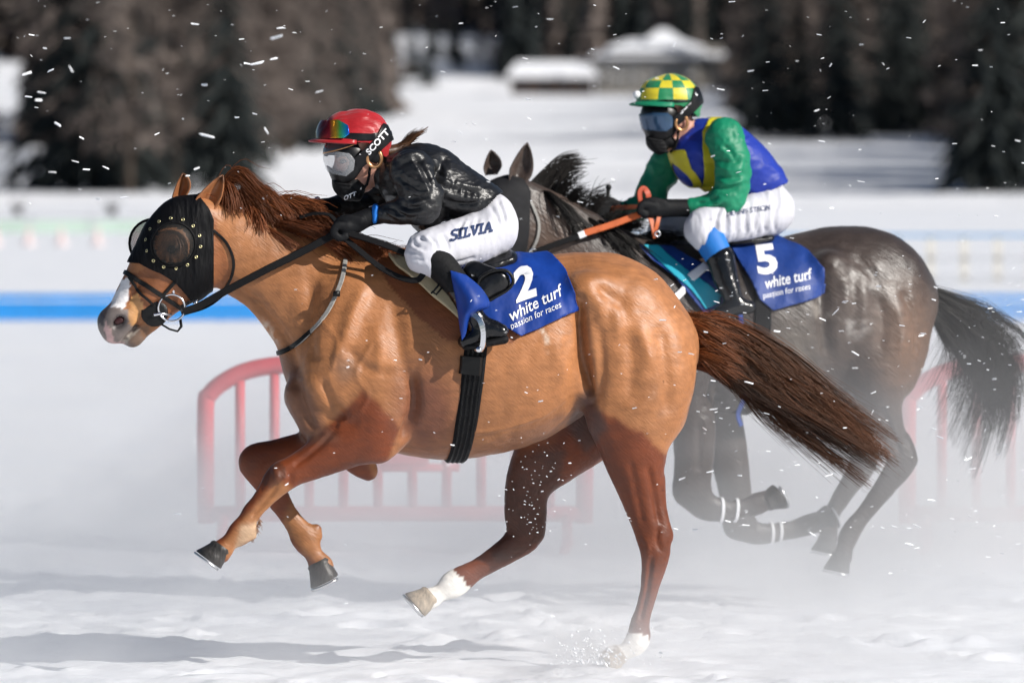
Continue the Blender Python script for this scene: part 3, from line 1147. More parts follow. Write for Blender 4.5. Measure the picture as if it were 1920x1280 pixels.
# near hind, on the ground
H([(1165, 700, 88, -.17, .10), (1182, 780, 80, -.175, .098), (1190, 845, 62, -.175, .082), (1198, 905, 45, -.17, .062), (1212, 965, 34, -.165, .048), (1226, 1012, 31, -.16, .042), (1228, 1048, 26, -.16, .036), (1216, 1110, 17.5, -.16, .026), (1200, 1168, 16, -.16, .024)], k=.03)
H([(1250, 1003, 11, -.16, .024), (1240, 960, 10, -.16, .02), (1234, 900, 12, -.16, .025)], k=.025)                                 # hamstring tendon to the hock
H([(1200, 1165, 17, -.16, .025), (1195, 1200, 24, -.16, .033), (1172, 1220, 16.5, -.16, .029), (1150, 1228, 20, -.16, .036)], k=.012)
H([(1146, 785, 36, -.19, .06)], k=.04)                                                                                  # stifle
# far hind, swung forward under the belly
H([(1150, 720, 86, .16, .10), (1095, 790, 80, .165, .095), (1035, 845, 66, .165, .085), (995, 900, 47, .165, .062), (984, 955, 40, .165, .05), (984, 998, 36, .165, .044), (958, 1026, 27, .165, .036), (905, 1060, 21, .165, .028), (872, 1080, 20, .165, .027)], k=.03)
H([(1006, 998, 14, .165, .026), (1014, 960, 10, .165, .02)], k=.02)
H([(876, 1078, 20, .165, .027), (851, 1094, 27, .165, .034), (826, 1110, 17, .165, .028), (804, 1122, 22, .165, .037)], k=.012)
# sheath in the groin
H([(1078, 762, 18, 0, .05), (1100, 745, 20, 0, .06)], k=.03)
V1, Q1 = H1.mesh(smooth=2)
N1 = normals(V1, Q1)
px1 = F1.px(V1)
# veins and fine ripple over the ribs, quarters and legs
amp = np.zeros(len(V1))
def furrow(pxs, pts, sig):
    C = catmull(pts, 5)
    full = pxs
    box_ = ((pxs > C.min(0) - 3.2 * sig) & (pxs < C.max(0) + 3.2 * sig)).all(1)
    pxs = pxs[box_]
    d = np.full(len(pxs), 1e9)
    for a_, b_ in zip(C[:-1], C[1:]):
        ab = b_ - a_
        t = np.clip(((pxs - a_) @ ab) / (ab @ ab + 1e-9), 0, 1)
        d = np.minimum(d, np.hypot(*(pxs - a_ - t[:, None] * ab).T))
    L_ = np.linalg.norm(C - C[0], axis=1)
    e0, e1 = np.hypot(*(pxs - C[0]).T), np.hypot(*(pxs - C[-1]).T)
    fade = np.clip(np.minimum(e0, e1) / (sig * 2.5), 0.15, 1)
    out = np.zeros(len(full))
    out[box_] = np.exp(-(d / sig) ** 2) * fade
    return out
side1 = np.clip(np.abs(N1[:, 1]) * 1.6 - .15, 0, 1)
nearm = (V1[:, 1] < 0)
def line(pts, dep, sig, only_near=False):
    global amp
    f = furrow(px1, pts, sig) * side1
    if only_near:
        f = f * nearm
    amp = amp - 1.4 * dep * f
line([(428, 525), (480, 570), (535, 640), (558, 705)], .013, 8)
line([(588, 510), (578, 600), (582, 690)], .012, 13)
line([(690, 520), (655, 610), (628, 700)], -.012, 15)
line([(737, 545), (748, 640), (768, 745)], .010, 15)
line([(640, 640), (690, 692), (748, 700)], .007, 10)
line([(700, 600), (712, 650), (705, 720)], -.007, 13)
line([(772, 690), (776, 770), (752, 835)], .022, 11, True)
line([(548, 700), (572, 770), (592, 812)], .012, 8)
line([(600, 705), (625, 760), (660, 790)], .010, 8, True)
line([(1084, 560), (1094, 660), (1106, 750)], .030, 9)
line([(1070, 560), (1082, 650), (1094, 745)], .010, 20)
line([(1104, 525), (1142, 552), (1190, 588)], .012, 13)
line([(1096, 540), (1122, 570), (1130, 630)], -.010, 13)
line([(1146, 565), (1156, 600), (1160, 650)], -.009, 13)
line([(1190, 600), (1212, 650), (1222, 705)], -.008, 13)
line([(1172, 610), (1186, 680), (1180, 760)], .008, 14)
line([(1236, 600), (1250, 690), (1250, 790)], .009, 13)
line([(1150, 760), (1195, 765), (1240, 730)], -.006, 12)
line([(1120, 600), (1130, 680), (1120, 760)], .007, 9)
line([(1020, 610), (1050, 680), (1060, 745)], -.006, 16)
line([(880, 640), (870, 720), (880, 800)], .006, 18)
line([(640, 792), (592, 842), (548, 876)], .007, 5, True)
line([(668, 770), (620, 812), (570, 850)], -.004, 5, True)
line([(522, 908), (500, 937), (470, 972)], .010, 3.6, True)
line([(508, 876), (520, 890), (516, 908)], -.007, 5, True)
line([(536, 912), (545, 900), (540, 884)], .006, 4, True)
line([(512, 872), (498, 900), (486, 925)], .004, 4, True)
line([(1214, 868), (1228, 930), (1238, 988)], .009, 6, True)
line([(1180, 860), (1196, 930), (1208, 990)], .005, 6, True)
line([(1222, 1044), (1214, 1104), (1200, 1164)], .009, 3.6, True)
line([(1205, 1005), (1216, 1022), (1212, 1042)], -.006, 5, True)
line([(1236, 985), (1232, 1010), (1240, 1035)], .008, 4, True)
line([(880, 812), (950, 800), (1020, 776), (1066, 740)], -.004, 4)
line([(700, 640), (668, 700), (690, 740), (672, 775)], -.0035, 3.5)
line([(600, 600), (632, 640), (622, 700)], -.003, 3.5)
line([(340, 520), (312, 548), (280, 566)], -.004, 5)
line([(226, 649), (243, 627), (264, 604)], .010, 4)
line([(210, 585), (232, 588), (244, 604)], -.006, 5)
line([(248, 560), (262, 590), (258, 612)], .006, 6)
line([(268, 520), (252, 545), (238, 570)], .006, 6)
line([(300, 560), (276, 585), (262, 600)], .004, 5)
rib = inpoly(px1, [(900, 600), (1070, 590), (1080, 740), (960, 820), (900, 830)])
amp += rib * 0.0007 * np.sin((V1[:, 0] * 0.95 - V1[:, 2] * 0.35) * 95 + 2 * fbm(V1 * 5, 2, 3))
amp += 0.0065 * fbm(V1 * (9, 9, 6), 4, 5)
V1 = V1 + N1 * amp[:, None]
B1 = bvh_of(V1, Q1)

# coat colours: clipped golden body, unclipped dark legs, white socks and blaze
def jit(V, s, a, seed):
    return a * fbm(V * s, 3, seed)
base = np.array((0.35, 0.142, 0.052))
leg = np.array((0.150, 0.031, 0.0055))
c1 = np.tile(base, (len(V1), 1))
v = fbm(V1 * (3.5, 3.5, 3.0), 4, 21)
c1 *= (1 + 0.30 * v)[:, None]
c1 *= (1 + 0.14 * fbm(V1 * (40, 20, 14), 2, 23))[:, None]
def blend(c, m, col):
    m = np.clip(m, 0, 1)[:, None]
    return c * (1 - m) + np.asarray(col) * m
x, y = px1[:, 0] + jit(V1, 30, 5, 31), px1[:, 1] + jit(V1, 30, 5, 33)
P2 = np.stack((x, y), 1)
w1 = V1[:, 1]
near, far = w1 < 0.02, w1 > 0.02
# clipping edges
def soften(m, it=3):
    return relax(np.repeat(m.astype(float)[:, None], 3, 1), Q1, it)[:, 0]
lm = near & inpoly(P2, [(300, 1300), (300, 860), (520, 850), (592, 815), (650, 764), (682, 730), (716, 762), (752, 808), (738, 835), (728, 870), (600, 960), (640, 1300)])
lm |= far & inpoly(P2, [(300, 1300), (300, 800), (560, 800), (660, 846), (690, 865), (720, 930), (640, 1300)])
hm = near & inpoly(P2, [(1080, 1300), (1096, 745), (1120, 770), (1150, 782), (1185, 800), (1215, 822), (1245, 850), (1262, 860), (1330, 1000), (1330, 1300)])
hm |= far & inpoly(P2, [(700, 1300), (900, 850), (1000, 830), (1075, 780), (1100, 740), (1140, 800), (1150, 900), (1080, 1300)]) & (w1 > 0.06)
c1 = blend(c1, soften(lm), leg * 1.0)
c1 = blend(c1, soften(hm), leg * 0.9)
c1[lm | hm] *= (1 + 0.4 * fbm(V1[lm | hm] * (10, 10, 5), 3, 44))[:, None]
# golden tan down the front cannons, dark near knee, far hind gaskin and hock darkened
c1 = blend(c1, 0.75 * soften(near & inpoly(P2, [(395, 1040), (520, 900), (560, 920), (480, 1010), (430, 1050)]), 5), (0.36, 0.16, 0.06))
c1 = blend(c1, 0.65 * soften(far & inpoly(P2, [(545, 930), (600, 990), (640, 1080), (580, 1050), (530, 990)]), 5), (0.33, 0.15, 0.055))
c1 = blend(c1, 0.5 * soften(inpoly(P2, [(480, 1010), (440, 1030), (450, 985), (485, 975)])), (0.62, 0.48, 0.33))
c1 = blend(c1, 0.6 * (np.hypot(x - 512, y - 888) < 24) * near, (0.05, 0.018, 0.008))
c1 = blend(c1, 0.7 * soften(far & inpoly(P2, [(920, 1050), (935, 840), (1060, 840), (1040, 1000), (960, 1050)]), 6), (0.05, 0.02, 0.012))  # shade under the belly painted onto the far hind leg
# grey sweaty shoulder patch, then darker elbow, breast, belly and flank fold
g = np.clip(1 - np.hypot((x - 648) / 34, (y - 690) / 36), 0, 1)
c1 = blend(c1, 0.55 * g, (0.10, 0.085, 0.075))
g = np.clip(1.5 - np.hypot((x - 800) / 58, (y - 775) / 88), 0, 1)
c1 = blend(c1, 0.85 * g, (0.14, 0.047, 0.026))  # dark red coat behind the elbow, deepened to strengthen the shaded modelling
c1 = blend(c1, 0.8 * soften(inpoly(P2, [(515, 660), (540, 665), (575, 720), (610, 790), (640, 830), (560, 830), (520, 740)]), 8), (0.13, 0.055, 0.032))  # mostly the breast's shade painted in, partly sweat-dark coat
c1 = blend(c1, 0.45 * soften(inpoly(P2, [(800, 820), (900, 835), (1010, 790), (1060, 770), (1040, 830), (900, 880), (780, 880)]), 10), (0.19, 0.075, 0.035))  # darker along the underside of the belly
c1 = blend(c1, 0.5 * furrow(np.stack((x, y), 1), [(1092, 590), (1098, 660), (1108, 750)], 12), (0.13, 0.045, 0.022))  # shade in the flank fold painted along the crease
# unclipped patch under the saddle
c1 = blend(c1, inpoly(P2, [(640, 470), (700, 488), (735, 540), (790, 600), (840, 640), (885, 640), (960, 640), (1020, 615), (1030, 560), (900, 470)]).astype(float) * 0.9, (0.17, 0.048, 0.014))
# socks
c1 = blend(c1, .8 * np.clip(1.35 - np.hypot((x - 322) / 28, (y - 466) / 24), 0, 1), (0.05, 0.02, 0.01))
c1 = blend(c1, near & inpoly(P2, [(1100, 1260), (1150, 1195), (1182, 1186), (1216, 1190), (1230, 1260)]), (0.80, 0.77, 0.72))
c1 = blend(c1, far & inpoly(P2, [(760, 1180), (800, 1105), (845, 1062), (888, 1108), (850, 1150)]), (0.80, 0.77, 0.72))
# head: redder cheek, white blaze, pink and grey muzzle
c1 = blend(c1, 0.75 * inpoly(P2, [(225, 520), (290, 500), (400, 520), (400, 560), (330, 600), (240, 570)]), (0.20, 0.062, 0.020))
c1 = blend(c1, 0.7 * inpoly(P2, [(385, 400), (402, 400), (440, 540), (395, 555)]), (0.27, 0.085, 0.026))
c1 = blend(c1, 0.9 * inpoly(P2, [(242, 560), (262, 545), (268, 580), (250, 620), (238, 612)]), (0.50, 0.26, 0.10))
nm = N1[:, 0]
c1 = blend(c1, inpoly(P2, [(196, 596), (208, 572), (232, 524), (246, 522), (240, 556), (232, 576), (208, 590)]), (0.76, 0.74, 0.74))
c1 = blend(c1, inpoly(P2, [(170, 600), (205, 575), (240, 580), (246, 610), (262, 612), (275, 660), (180, 660)]), (0.20, 0.165, 0.15))
c1 = blend(c1, .8 * soften(inpoly(P2, [(240, 640), (252, 612), (280, 612), (282, 655), (250, 660)]), 2), (0.15, 0.085, 0.05))
c1 = blend(c1, .8 * soften(inpoly(P2, [(180, 604), (192, 578), (220, 520), (232, 520), (208, 570), (196, 596)]), 1), (0.07, 0.03, 0.018))
c1 = blend(c1, inpoly(P2, [(193, 615), (200, 600), (212, 640), (236, 645), (225, 655), (200, 640)]), (0.55, 0.36, 0.34))
c1 = blend(c1, inpoly(P2, [(178, 606), (190, 585), (198, 590), (192, 612)]), (0.05, 0.04, 0.045))
c1 = blend(c1, 0.9 * np.clip(1.5 - np.hypot((x - 224) / 18, (y - 606) / 20), 0, 1), (0.035, 0.03, 0.032))
# foam of sweat behind the saddle cloth and along the neck strap
fo = np.clip(fbm(V1 * 45, 2, 71) * 3 + .3, 0, 1)
c1 = blend(c1, .75 * fo * furrow(np.stack((x, y), 1), [(1012, 606), (1022, 630), (1028, 660)], 4) * near, (0.75, 0.66, 0.55))
c1 = blend(c1, .5 * fo * furrow(np.stack((x, y), 1), [(488, 600), (508, 626), (520, 650)], 5), (0.75, 0.66, 0.55))
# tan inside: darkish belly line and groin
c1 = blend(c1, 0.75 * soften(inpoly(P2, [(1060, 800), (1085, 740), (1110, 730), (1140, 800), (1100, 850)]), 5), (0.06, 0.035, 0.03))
c1 = blend(c1, .8 * furrow(np.stack((x, y), 1), [(226, 649), (243, 627), (262, 605)], 2.6), (0.05, 0.035, 0.03))
c1 = blend(c1, .7 * furrow(np.stack((x, y), 1), [(232, 646), (248, 628), (262, 612)], 2.2), (0.70, 0.62, 0.52))
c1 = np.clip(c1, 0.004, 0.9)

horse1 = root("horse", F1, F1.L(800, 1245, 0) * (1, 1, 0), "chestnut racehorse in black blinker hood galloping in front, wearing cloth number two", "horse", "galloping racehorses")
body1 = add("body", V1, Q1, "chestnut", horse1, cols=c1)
for nm_, ba, bb, tp, w, dp in (("ear", (353, 392), (386, 410), (418, 328), -.055, .03), ("ear", (320, 386), (350, 372), (343, 325), .06, .028)):
    vv, ff = ear(F1, ba, bb, tp, w, dp, 1)
    cc = np.tile((0.27, 0.10, 0.034), (len(vv), 1))
    cc[-18:] *= 0.4
    solid(add("ear", vv, ff, "chestnut", horse1, cols=cc), 0.006)
p, n = F1.hit(B1, 322, 468)
ev, ef = Body(F1, 0.005).add([(322, 468, 9, p[1] + .006, .014)]).mesh()
add("eye", ev, ef, "eye", horse1)
ev, ef = Body(F1, 0.0035).add([(226, 599, 7, -.050, .010), (219, 603, 6, -.048, .010)]).mesh()
add("nostril", ev, ef, "nostril", horse1)
hoof(F1, "hoof", horse1, (416, 1028), (397, 1054), 22, 31, -.16, "hoof_horn", toe=(-1, .55))
hoof(F1, "hoof", horse1, (600, 1054), (616, 1086), 23, 31, .17, "hoof_horn", toe=(-.5, 1))
hoof(F1, "hoof", horse1, (1160, 1222), (1134, 1240), 21, 30, -.16, "hoof_pale", toe=(-1, .7))
hoof(F1, "hoof", horse1, (808, 1118), (783, 1140), 22, 31, .165, "hoof_pale", toe=(-1, .3))

def hair(frame, name, parent, roots, guide, count, colr, r0=.0024, r1=.0006, n=12, wspread=.02, seed=0, clump=24, clump_amt=0.6, jitter=6, lenvar=.35, conv=.75, fly=.06, wave=0.0, grad=None):
    """roots: px polyline; guide(s): list of px offsets for the strand rooted at s, lateral last"""
    rg = np.random.default_rng(seed)
    R = catmull(roots, 8)
    acc = np.r_[0, np.cumsum(np.linalg.norm(np.diff(R[:, :2], axis=0), axis=1))]
    acc /= acc[-1]
    C = [(rg.random(), rg.normal(0, jitter * 2.0), rg.normal(0, jitter * 2.0), rg.normal(0, wspread), 1 + rg.normal(0, .18), .5 + rg.random() * .9, rg.uniform(0, 6.28)) for _ in range(clump)]
    RL = np.linalg.norm(np.diff(R[:, :2], axis=0), axis=1).sum()
    Ca = np.array(C)
    s = rg.random(count)
    ci = np.argmin(np.abs(Ca[None, :, 0] - s[:, None]) + rg.random((count, len(C))) * .05, 1)
    cl = Ca[ci]
    rt = np.stack([np.interp(s, acc, R[:, k]) for k in range(R.shape[1])], 1)
    G = np.array([guide(q) for q in s])                                   # strands x knots x 3
    ln = (1.04 - lenvar * rg.random(count) ** 1.5) * np.minimum(1.1, cl[:, 4])
    fl = np.where(rg.random(count) < fly, 3.2, 1.0)
    jx, jy, jw = rg.normal(0, jitter * .55, count) * fl, rg.normal(0, jitter * .55, count) * fl, rg.normal(0, wspread * .5, count)
    t = (np.arange(G.shape[1]) + 1) / G.shape[1]
    K = np.empty((count, G.shape[1] + 1, 3))
    K[:, 0] = rt
    K[:, 0, 2] += rg.normal(0, wspread * .3, count)
    K[:, 1:, 0] = rt[:, None, 0] + G[..., 0] * ln[:, None] + ((cl[:, 1] * clump_amt + jx) + (cl[:, 0] - s) * RL * conv)[:, None] * t
    K[:, 1:, 1] = rt[:, None, 1] + G[..., 1] * ln[:, None] + (cl[:, 2] * clump_amt + jy)[:, None] * t + wave * np.sin(cl[:, 6][:, None] + t * 5.0) * t
    K[:, 1:, 2] = rt[:, None, 2] + G[..., 2] * ln[:, None] + (cl[:, 3] * clump_amt + jw)[:, None] * t
    q = catmull(K.transpose(1, 0, 2).reshape(K.shape[1], -1), 6)
    tt = np.linspace(0, len(q) - 1, n)
    i_ = np.minimum(tt.astype(int), len(q) - 2)
    q = q[i_] + (q[i_ + 1] - q[i_]) * (tt - i_)[:, None]
    P = frame.LV(q.reshape(n, count, 3).transpose(1, 0, 2))
    cols = np.array([colr(q_) for q_ in s], float).reshape(count, 3) * ((0.6 + 0.6 * rg.random(count)) * cl[:, 5])[:, None]
    V, Fq = strands(P, r0, r1)
    cc = np.repeat(np.array(cols), n * 3, 0)
    if grad is not None:
        gq = np.stack([np.interp(np.linspace(0, 1, n), np.linspace(0, 1, len(grad)), np.array(grad)[:, k]) for k in range(3)], 1)
        cc = cc * np.tile(np.repeat(gq, 3, 0), (count, 1))
    return add(name, V, Fq, "hair", parent, cols=cc)

def mane1(s):
    L = 0.48 + 0.34 * math.sin(math.pi * min(1, s * 1.1))
    up = -50 * (1 - .8 * s) - 6
    return [(26 * L, up * .8, -.01), (70 * L, up * 1.1, -.02), (112 * L, up * .65 + 8 * s, -.03), (140 * L, up * .3 + 30 * s, -.04)]
hair(F1, "mane", horse1, [(398, 390, 0), (440, 408, 0), (500, 430, 0), (570, 455, 0), (640, 478, 0)], mane1, 3000, lambda s: (0.20, 0.058, 0.017), seed=3, jitter=10, clump=22, wspread=.035, r0=.0015, clump_amt=.85, fly=.12, wave=5)
hair(F1, "mane", horse1, [(470, 432, 0), (540, 448, 0), (620, 470, 0), (690, 482, 0)], lambda s: [(14, -20, -.04), (38, -14, -.075), (64, 4, -.09), (84, 16, -.095)], 700, lambda s: (0.15, 0.042, 0.013), seed=5, jitter=10, clump=16, wspread=.03, r0=.0015, clump_amt=.9, fly=.1, wave=5)
hair(F1, "forelock", horse1, [(360, 372, 0), (385, 376, 0)], lambda s: [(16, -10, 0), (36, -12, 0), (60, 0, 0)], 90, lambda s: (0.16, 0.045, 0.014), seed=9, jitter=5, wspread=.02)
def tail1(s):
    b = s
    return [(44 + 10 * b, -16 + 22 * b, 0), (104, 4 + 30 * b, .01), (176 - 8 * b, 54 + 16 * b, .02), (250 - 18 * b, 122 - 4 * b, .02), (330 - 14 * b, 196 - 28 * b, .03)]
tv = hair(F1, "tail", horse1, [(1276, 604, .02), (1288, 630, .02), (1296, 664, .02), (1298, 690, .02)], tail1, 6500, lambda s: np.array((0.165, 0.055, 0.018)) * (1.25 - .8 * s), grad=[(1.7, 1.3, 1.1), (1.0, .85, .8), (.55, .6, .65), (.55, .6, .65), (.75, .75, .75)], n=16, seed=13, jitter=10, clump=46, wspread=.045, r0=.0013, r1=.0004, lenvar=.5, clump_amt=.6, conv=.6, fly=.14, wave=13)
dv, df = Body(F1, .008).add([(1262, 616, 22, .02, .035), (1290, 624, 18, .02, .03), (1320, 636, 11, .02, .02), (1350, 650, 5, .02, .012)]).mesh()
add("tail_dock", dv, df, "hair", horse1, cols=np.tile((0.10, 0.03, 0.01), (len(dv), 1)))
# frizzy short hair at the tail head, tufts behind the fetlocks and elbow
hair(F1, "tail_head", horse1, [(1266, 590, .0), (1280, 604, -.02), (1294, 640, -.03), (1300, 676, -.02)], lambda s: [(26, -2 + 6 * s, -.01), (52, 10 + 8 * s, -.01), (84, 30 + 4 * s, 0)], 700, lambda s: (0.21, 0.066, 0.020), n=8, seed=14, jitter=8, clump=30, wspread=.03, r0=.0018, fly=.2)
for k, (rt, gd, w, cl) in enumerate((([(486, 972), (478, 992), (468, 1010)], (7, 6), -.16, (0.30, 0.15, 0.07)), ([(556, 968), (584, 990), (596, 1012)], (7, 4), .17, (0.24, 0.09, 0.03)))):
    hair(F1, "feather", horse1, [(a_, b_, w) for a_, b_ in rt], lambda s, gd=gd: [(gd[0] * .4, gd[1] * .3, 0), (gd[0] * .8, gd[1], 0)], 110, lambda s, cl=cl: cl, n=5, seed=60 + k, jitter=2.5, clump=8, wspread=.018, r0=.0010, clump_amt=.1, conv=.1)
# ================================================================== tack of the chestnut
mat("cloth_blue", (0.004, 0.036, 0.235), rough=0.5, spec=0.35, noise=0.18, nscale=9, bump=0.010, bscale=9, bstretch=(1, 1, 0.6), detail=3)
mat("white_print", (0.82, 0.82, 0.84), rough=0.6)
mat("tan_pad", (0.47, 0.40, 0.26), rough=0.7, noise=0.15, nscale=12, bump=0.0015, bscale=120)
mat("saddle_black", (0.005, 0.005, 0.006), rough=0.28, spec=0.45, noise=0.3, nscale=14, bump=0.006, bscale=22)

def ring_path(frame, bvh, c, a, b, n=56, R=0.7, off=0.004):
    """points where a plane holding side-view line a-b cuts a body, all the way round"""
    d = frame.L(*b) - frame.L(*a)
    d /= np.linalg.norm(d)
    c = frame.L(*c)
    wv = np.array((0, 1.0, 0))
    P, N = [], []
    for k in range(n):
        t = 2 * math.pi * k / n
        o = c + R * (math.cos(t) * d + math.sin(t) * wv)
        loc, nor, i, ds = bvh.ray_cast(Vector(o), Vector(c - o))
        if loc is None:
            continue
        nn = np.array(nor)
        if nn @ (o - c) < 0:
            nn = -nn
        P.append(np.array(loc) + nn * off)
        N.append(nn)
    return np.array(P), np.array(N)

def strap(frame, bvh, pts, width, thick=.003, off=.003, sub=8):
    C = catmull(pts, sub)
    P, N = [], []
    for q in C:
        p, n = frame.hit(bvh, q[0], q[1], off)
        if p is None:
            continue
        P.append(p)
        N.append(n)
    return ribbon(P, N, width, thick)

def torus(c, R, r, ax_a, ax_b, n=28, seg=8):
    P = [c + R * (math.cos(2 * math.pi * k / n) * ax_a + math.sin(2 * math.pi * k / n) * ax_b) for k in range(n + 1)]
    return tube(P, r, seg, cap=False)
UX, UZ, UW = np.array((1.0, 0, 0)), np.array((0, 0, 1.0)), np.array((0, 1.0, 0))

# blinker hood
hood_poly = [(343, 338), (368, 366), (388, 392), (397, 412), (396, 556), (376, 571), (362, 566), (350, 556), (336, 540), (322, 526), (300, 513), (262, 494), (225, 492), (238, 430), (290, 370)]
hv, hf, hn = shell(F1, V1, Q1, hood_poly, 0.006)
hcx = F1.px(np.array([np.mean(hv[f_], 0) for f_ in hf]))
hole = ((np.hypot(hcx[:, 0] - 325, hcx[:, 1] - 458) < 36) & np.array([hv[f_[0]][1] < 0 for f_ in hf])) | ((np.hypot(hcx[:, 0] - 288, hcx[:, 1] - 456) < 36) & np.array([hv[f_[0]][1] > .03 for f_ in hf]))
BH = bvh_of(hv, hf)
hf = [f_ for f_, q_ in zip(hf, hole) if not q_]
hv = hv + hn * (0.004 * fbm(hv * (26, 8, 9), 3, 61))[:, None]
hood = root("blinker_hood", F1, F1.L(330, 450), "black cloth hood with mesh eye cups on the chestnut horse's head", "blinker hood")
ho = solid(add("hood_cloth", hv, hf, "hood_black", hood), .004, 1)
def cup(c, w, s, R=41):
    p = F1.L(*c, w)
    m = F1.mpp(*c, w)
    V, F = [], []
    rings, seg = 7, 28
    for i in range(rings):
        a = i / (rings - 1)
        for k in range(seg):
            t = 2 * math.pi * k / seg
            r = R * m * (1 - a * 0.999)
            bulge = 0.034 * math.sqrt(max(0, 1 - (1 - a) ** 2.2))
            V.append(p + r * (math.cos(t) * UX + math.sin(t) * UZ) + s * bulge * UW - 0.02 * UX * a)
    F = [[i * seg + k, i * seg + (k + 1) % seg, (i + 1) * seg + (k + 1) % seg, (i + 1) * seg + k] for i in range(rings - 1) for k in range(seg)]
    o = add("mesh_cup", V, F, "cup_mesh", hood)
    tv_, tf_ = torus(p + s * .003 * UW, R * m, .0055, UX, UZ)
    add("cup_rim", tv_, tf_, "hood_black", o)
ph, nh = F1.hit(BH, 325, 458)
cup((325, 458), ph[1] - .004, -1)
cup((288, 456), .088, 1, 45)
for k in range(14):
    t = 2 * math.pi * (k + .3) / 14
    p, n = F1.hit(BH, 325 + 51 * math.cos(t), 456 + 47 * math.sin(t), .0035)
    if p is None:
        continue
    a = np.cross(n, UZ); a /= np.linalg.norm(a)
    tv_, tf_ = torus(p, .0052, .0022, a, np.cross(n, a), 10, 5)
    add("eyelet", tv_, tf_, "brass", hood)

# bridle
bridle = root("bridle", F1, F1.L(300, 560), "black leather bridle with round steel bit ring on the chestnut horse", "bridle")
P, N = ring_path(F1, B1, (280, 540), (232, 508), (306, 556), R=.3)
add("noseband", *ribbon(P, N, .019, .004, True), "black_leather", bridle)
add("cheek_strap", *strap(F1, B1, [(336, 520), (318, 540), (303, 556)], .014, off=.005), "black_leather", bridle)
add("cheek_strap", *strap(F1, B1, [(243, 520), (262, 548), (282, 566), (292, 580)], .012, off=.006), "black_leather", bridle)
add("cheek_strap", *strap(F1, B1, [(362, 560), (350, 566), (338, 572)], .016, off=.008), "black_leather", bridle)
p, n = F1.hit(B1, 290, 586)
gv, gf = Body(F1, .0045).add([(290, 587, 26, p[1] - .004, .007)]).mesh()
add("bit_guard", gv, gf, "black_leather", bridle)
p, n = F1.hit(B1, 322, 577)
rc = F1.L(322, 577, p[1] - .022)
add("bit_ring", *torus(rc, 25 * F1.mpp(322, 577), .0042, UX, UZ), "steel", bridle)
add("bit_bar", *tube([F1.L(326, 550, p[1] - .022), F1.L(324, 535, p[1] - .012), F1.L(326, 528, p[1] - .008)], .006), "steel", bridle)
add("bit_bar", *tube([F1.L(288, 590, p[1] - .030), F1.L(300, 588, p[1] - .026), F1.L(322, 590, p[1] - .02)], [.007, .006, .004]), "steel", bridle)
add("curb_strap", *tube([F1.L(*q, -.03) for q in ((303, 608), (318, 617), (333, 621), (340, 612), (338, 598))], [.004, .004, .0045, .006, .006]), "black_leather", bridle)
add("throat_lash", *strap(F1, B1, [(400, 432), (424, 455), (437, 485), (436, 512), (424, 538), (414, 550)], .012, off=.004), "black_leather", bridle)
add("buckle", *box(F1.L(364, 575, p[1] - .04), F1.L(370, 562, p[1] - .03)), "steel", bridle)

# reins
reins = root("reins", F1, F1.L(500, 510, -.15), "black reins running from the bit ring to the gloved hand over chestnut withers", "reins")
def free_strap(frame, pts, width, thick=.004, nrm=(0.1, -1, .25), sub=8):
    C = catmull(pts, sub)
    P = [frame.L(a, b, c) for a, b, c in C]
    return ribbon(P, [np.array(nrm)] * len(P), width, thick)
add("rein", *free_strap(F1, [(343, 584, -.115), (372, 574, -.115), (398, 560, -.12), (430, 542, -.135), (500, 505, -.155), (570, 470, -.16), (636, 434, -.17)], [.028] * 8 + [.03] * 41), "black_web", reins)
add("rein", *free_strap(F1, [(340, 588, .105), (398, 566, .11), (470, 500, .13), (545, 440, .12), (580, 400, .11)], .022), "black_web", reins)
add("rein", *free_strap(F1, [(636, 432, -.17), (690, 448, -.20), (745, 468, -.23), (800, 494, -.25), (832, 512, -.27)], .026), "black_web", reins)
add("rein", *free_strap(F1, [(638, 440, -.16), (672, 468, -.19), (712, 500, -.22), (750, 520, -.25), (782, 525, -.27), (800, 508, -.27), (826, 512, -.27)], .024), "black_web", reins)
add("rein", *free_strap(F1, [(562, 408, -.05), (590, 401, -.06), (618, 404, -.08), (636, 424, -.12)], .02, nrm=(0, -.6, 1)), "black_web", reins)
add("rein_knot", *tube([F1.L(*q) for q in ((818, 498, -.28), (832, 512, -.29), (838, 520, -.28), (826, 508, -.27), (822, 520, -.29))], .012, 8), "black_web", reins)
add("knot_end", *tube([F1.L(*q) for q in ((832, 516, -.29), (822, 535, -.305), (814, 545, -.31), (808, 550, -.31))], .004, 6), "black_web", reins)
add("knot_end", *tube([F1.L(*q) for q in ((834, 518, -.29), (828, 540, -.31), (818, 552, -.315), (810, 546, -.31))], .004, 6), "black_web", reins)

# neck strap
ns = root("neck_strap", F1, F1.L(600, 600, -.2), "thin strap looped round the base of the chestnut horse's neck", "neck strap")
add("strap", *strap(F1, B1, [(648, 488), (643, 520), (632, 550), (618, 580), (598, 608), (570, 636), (545, 652), (526, 660)], .018, .004, .006), "strap_grey", ns)
add("strap", *strap(F1, B1, [(585, 622), (560, 642), (540, 655), (521, 662)], .020, .006, .006), "black_leather", ns)
add("loop", *box(F1.L(625, 556, -.215), F1.L(637, 545, -.20)), "black_leather", ns)

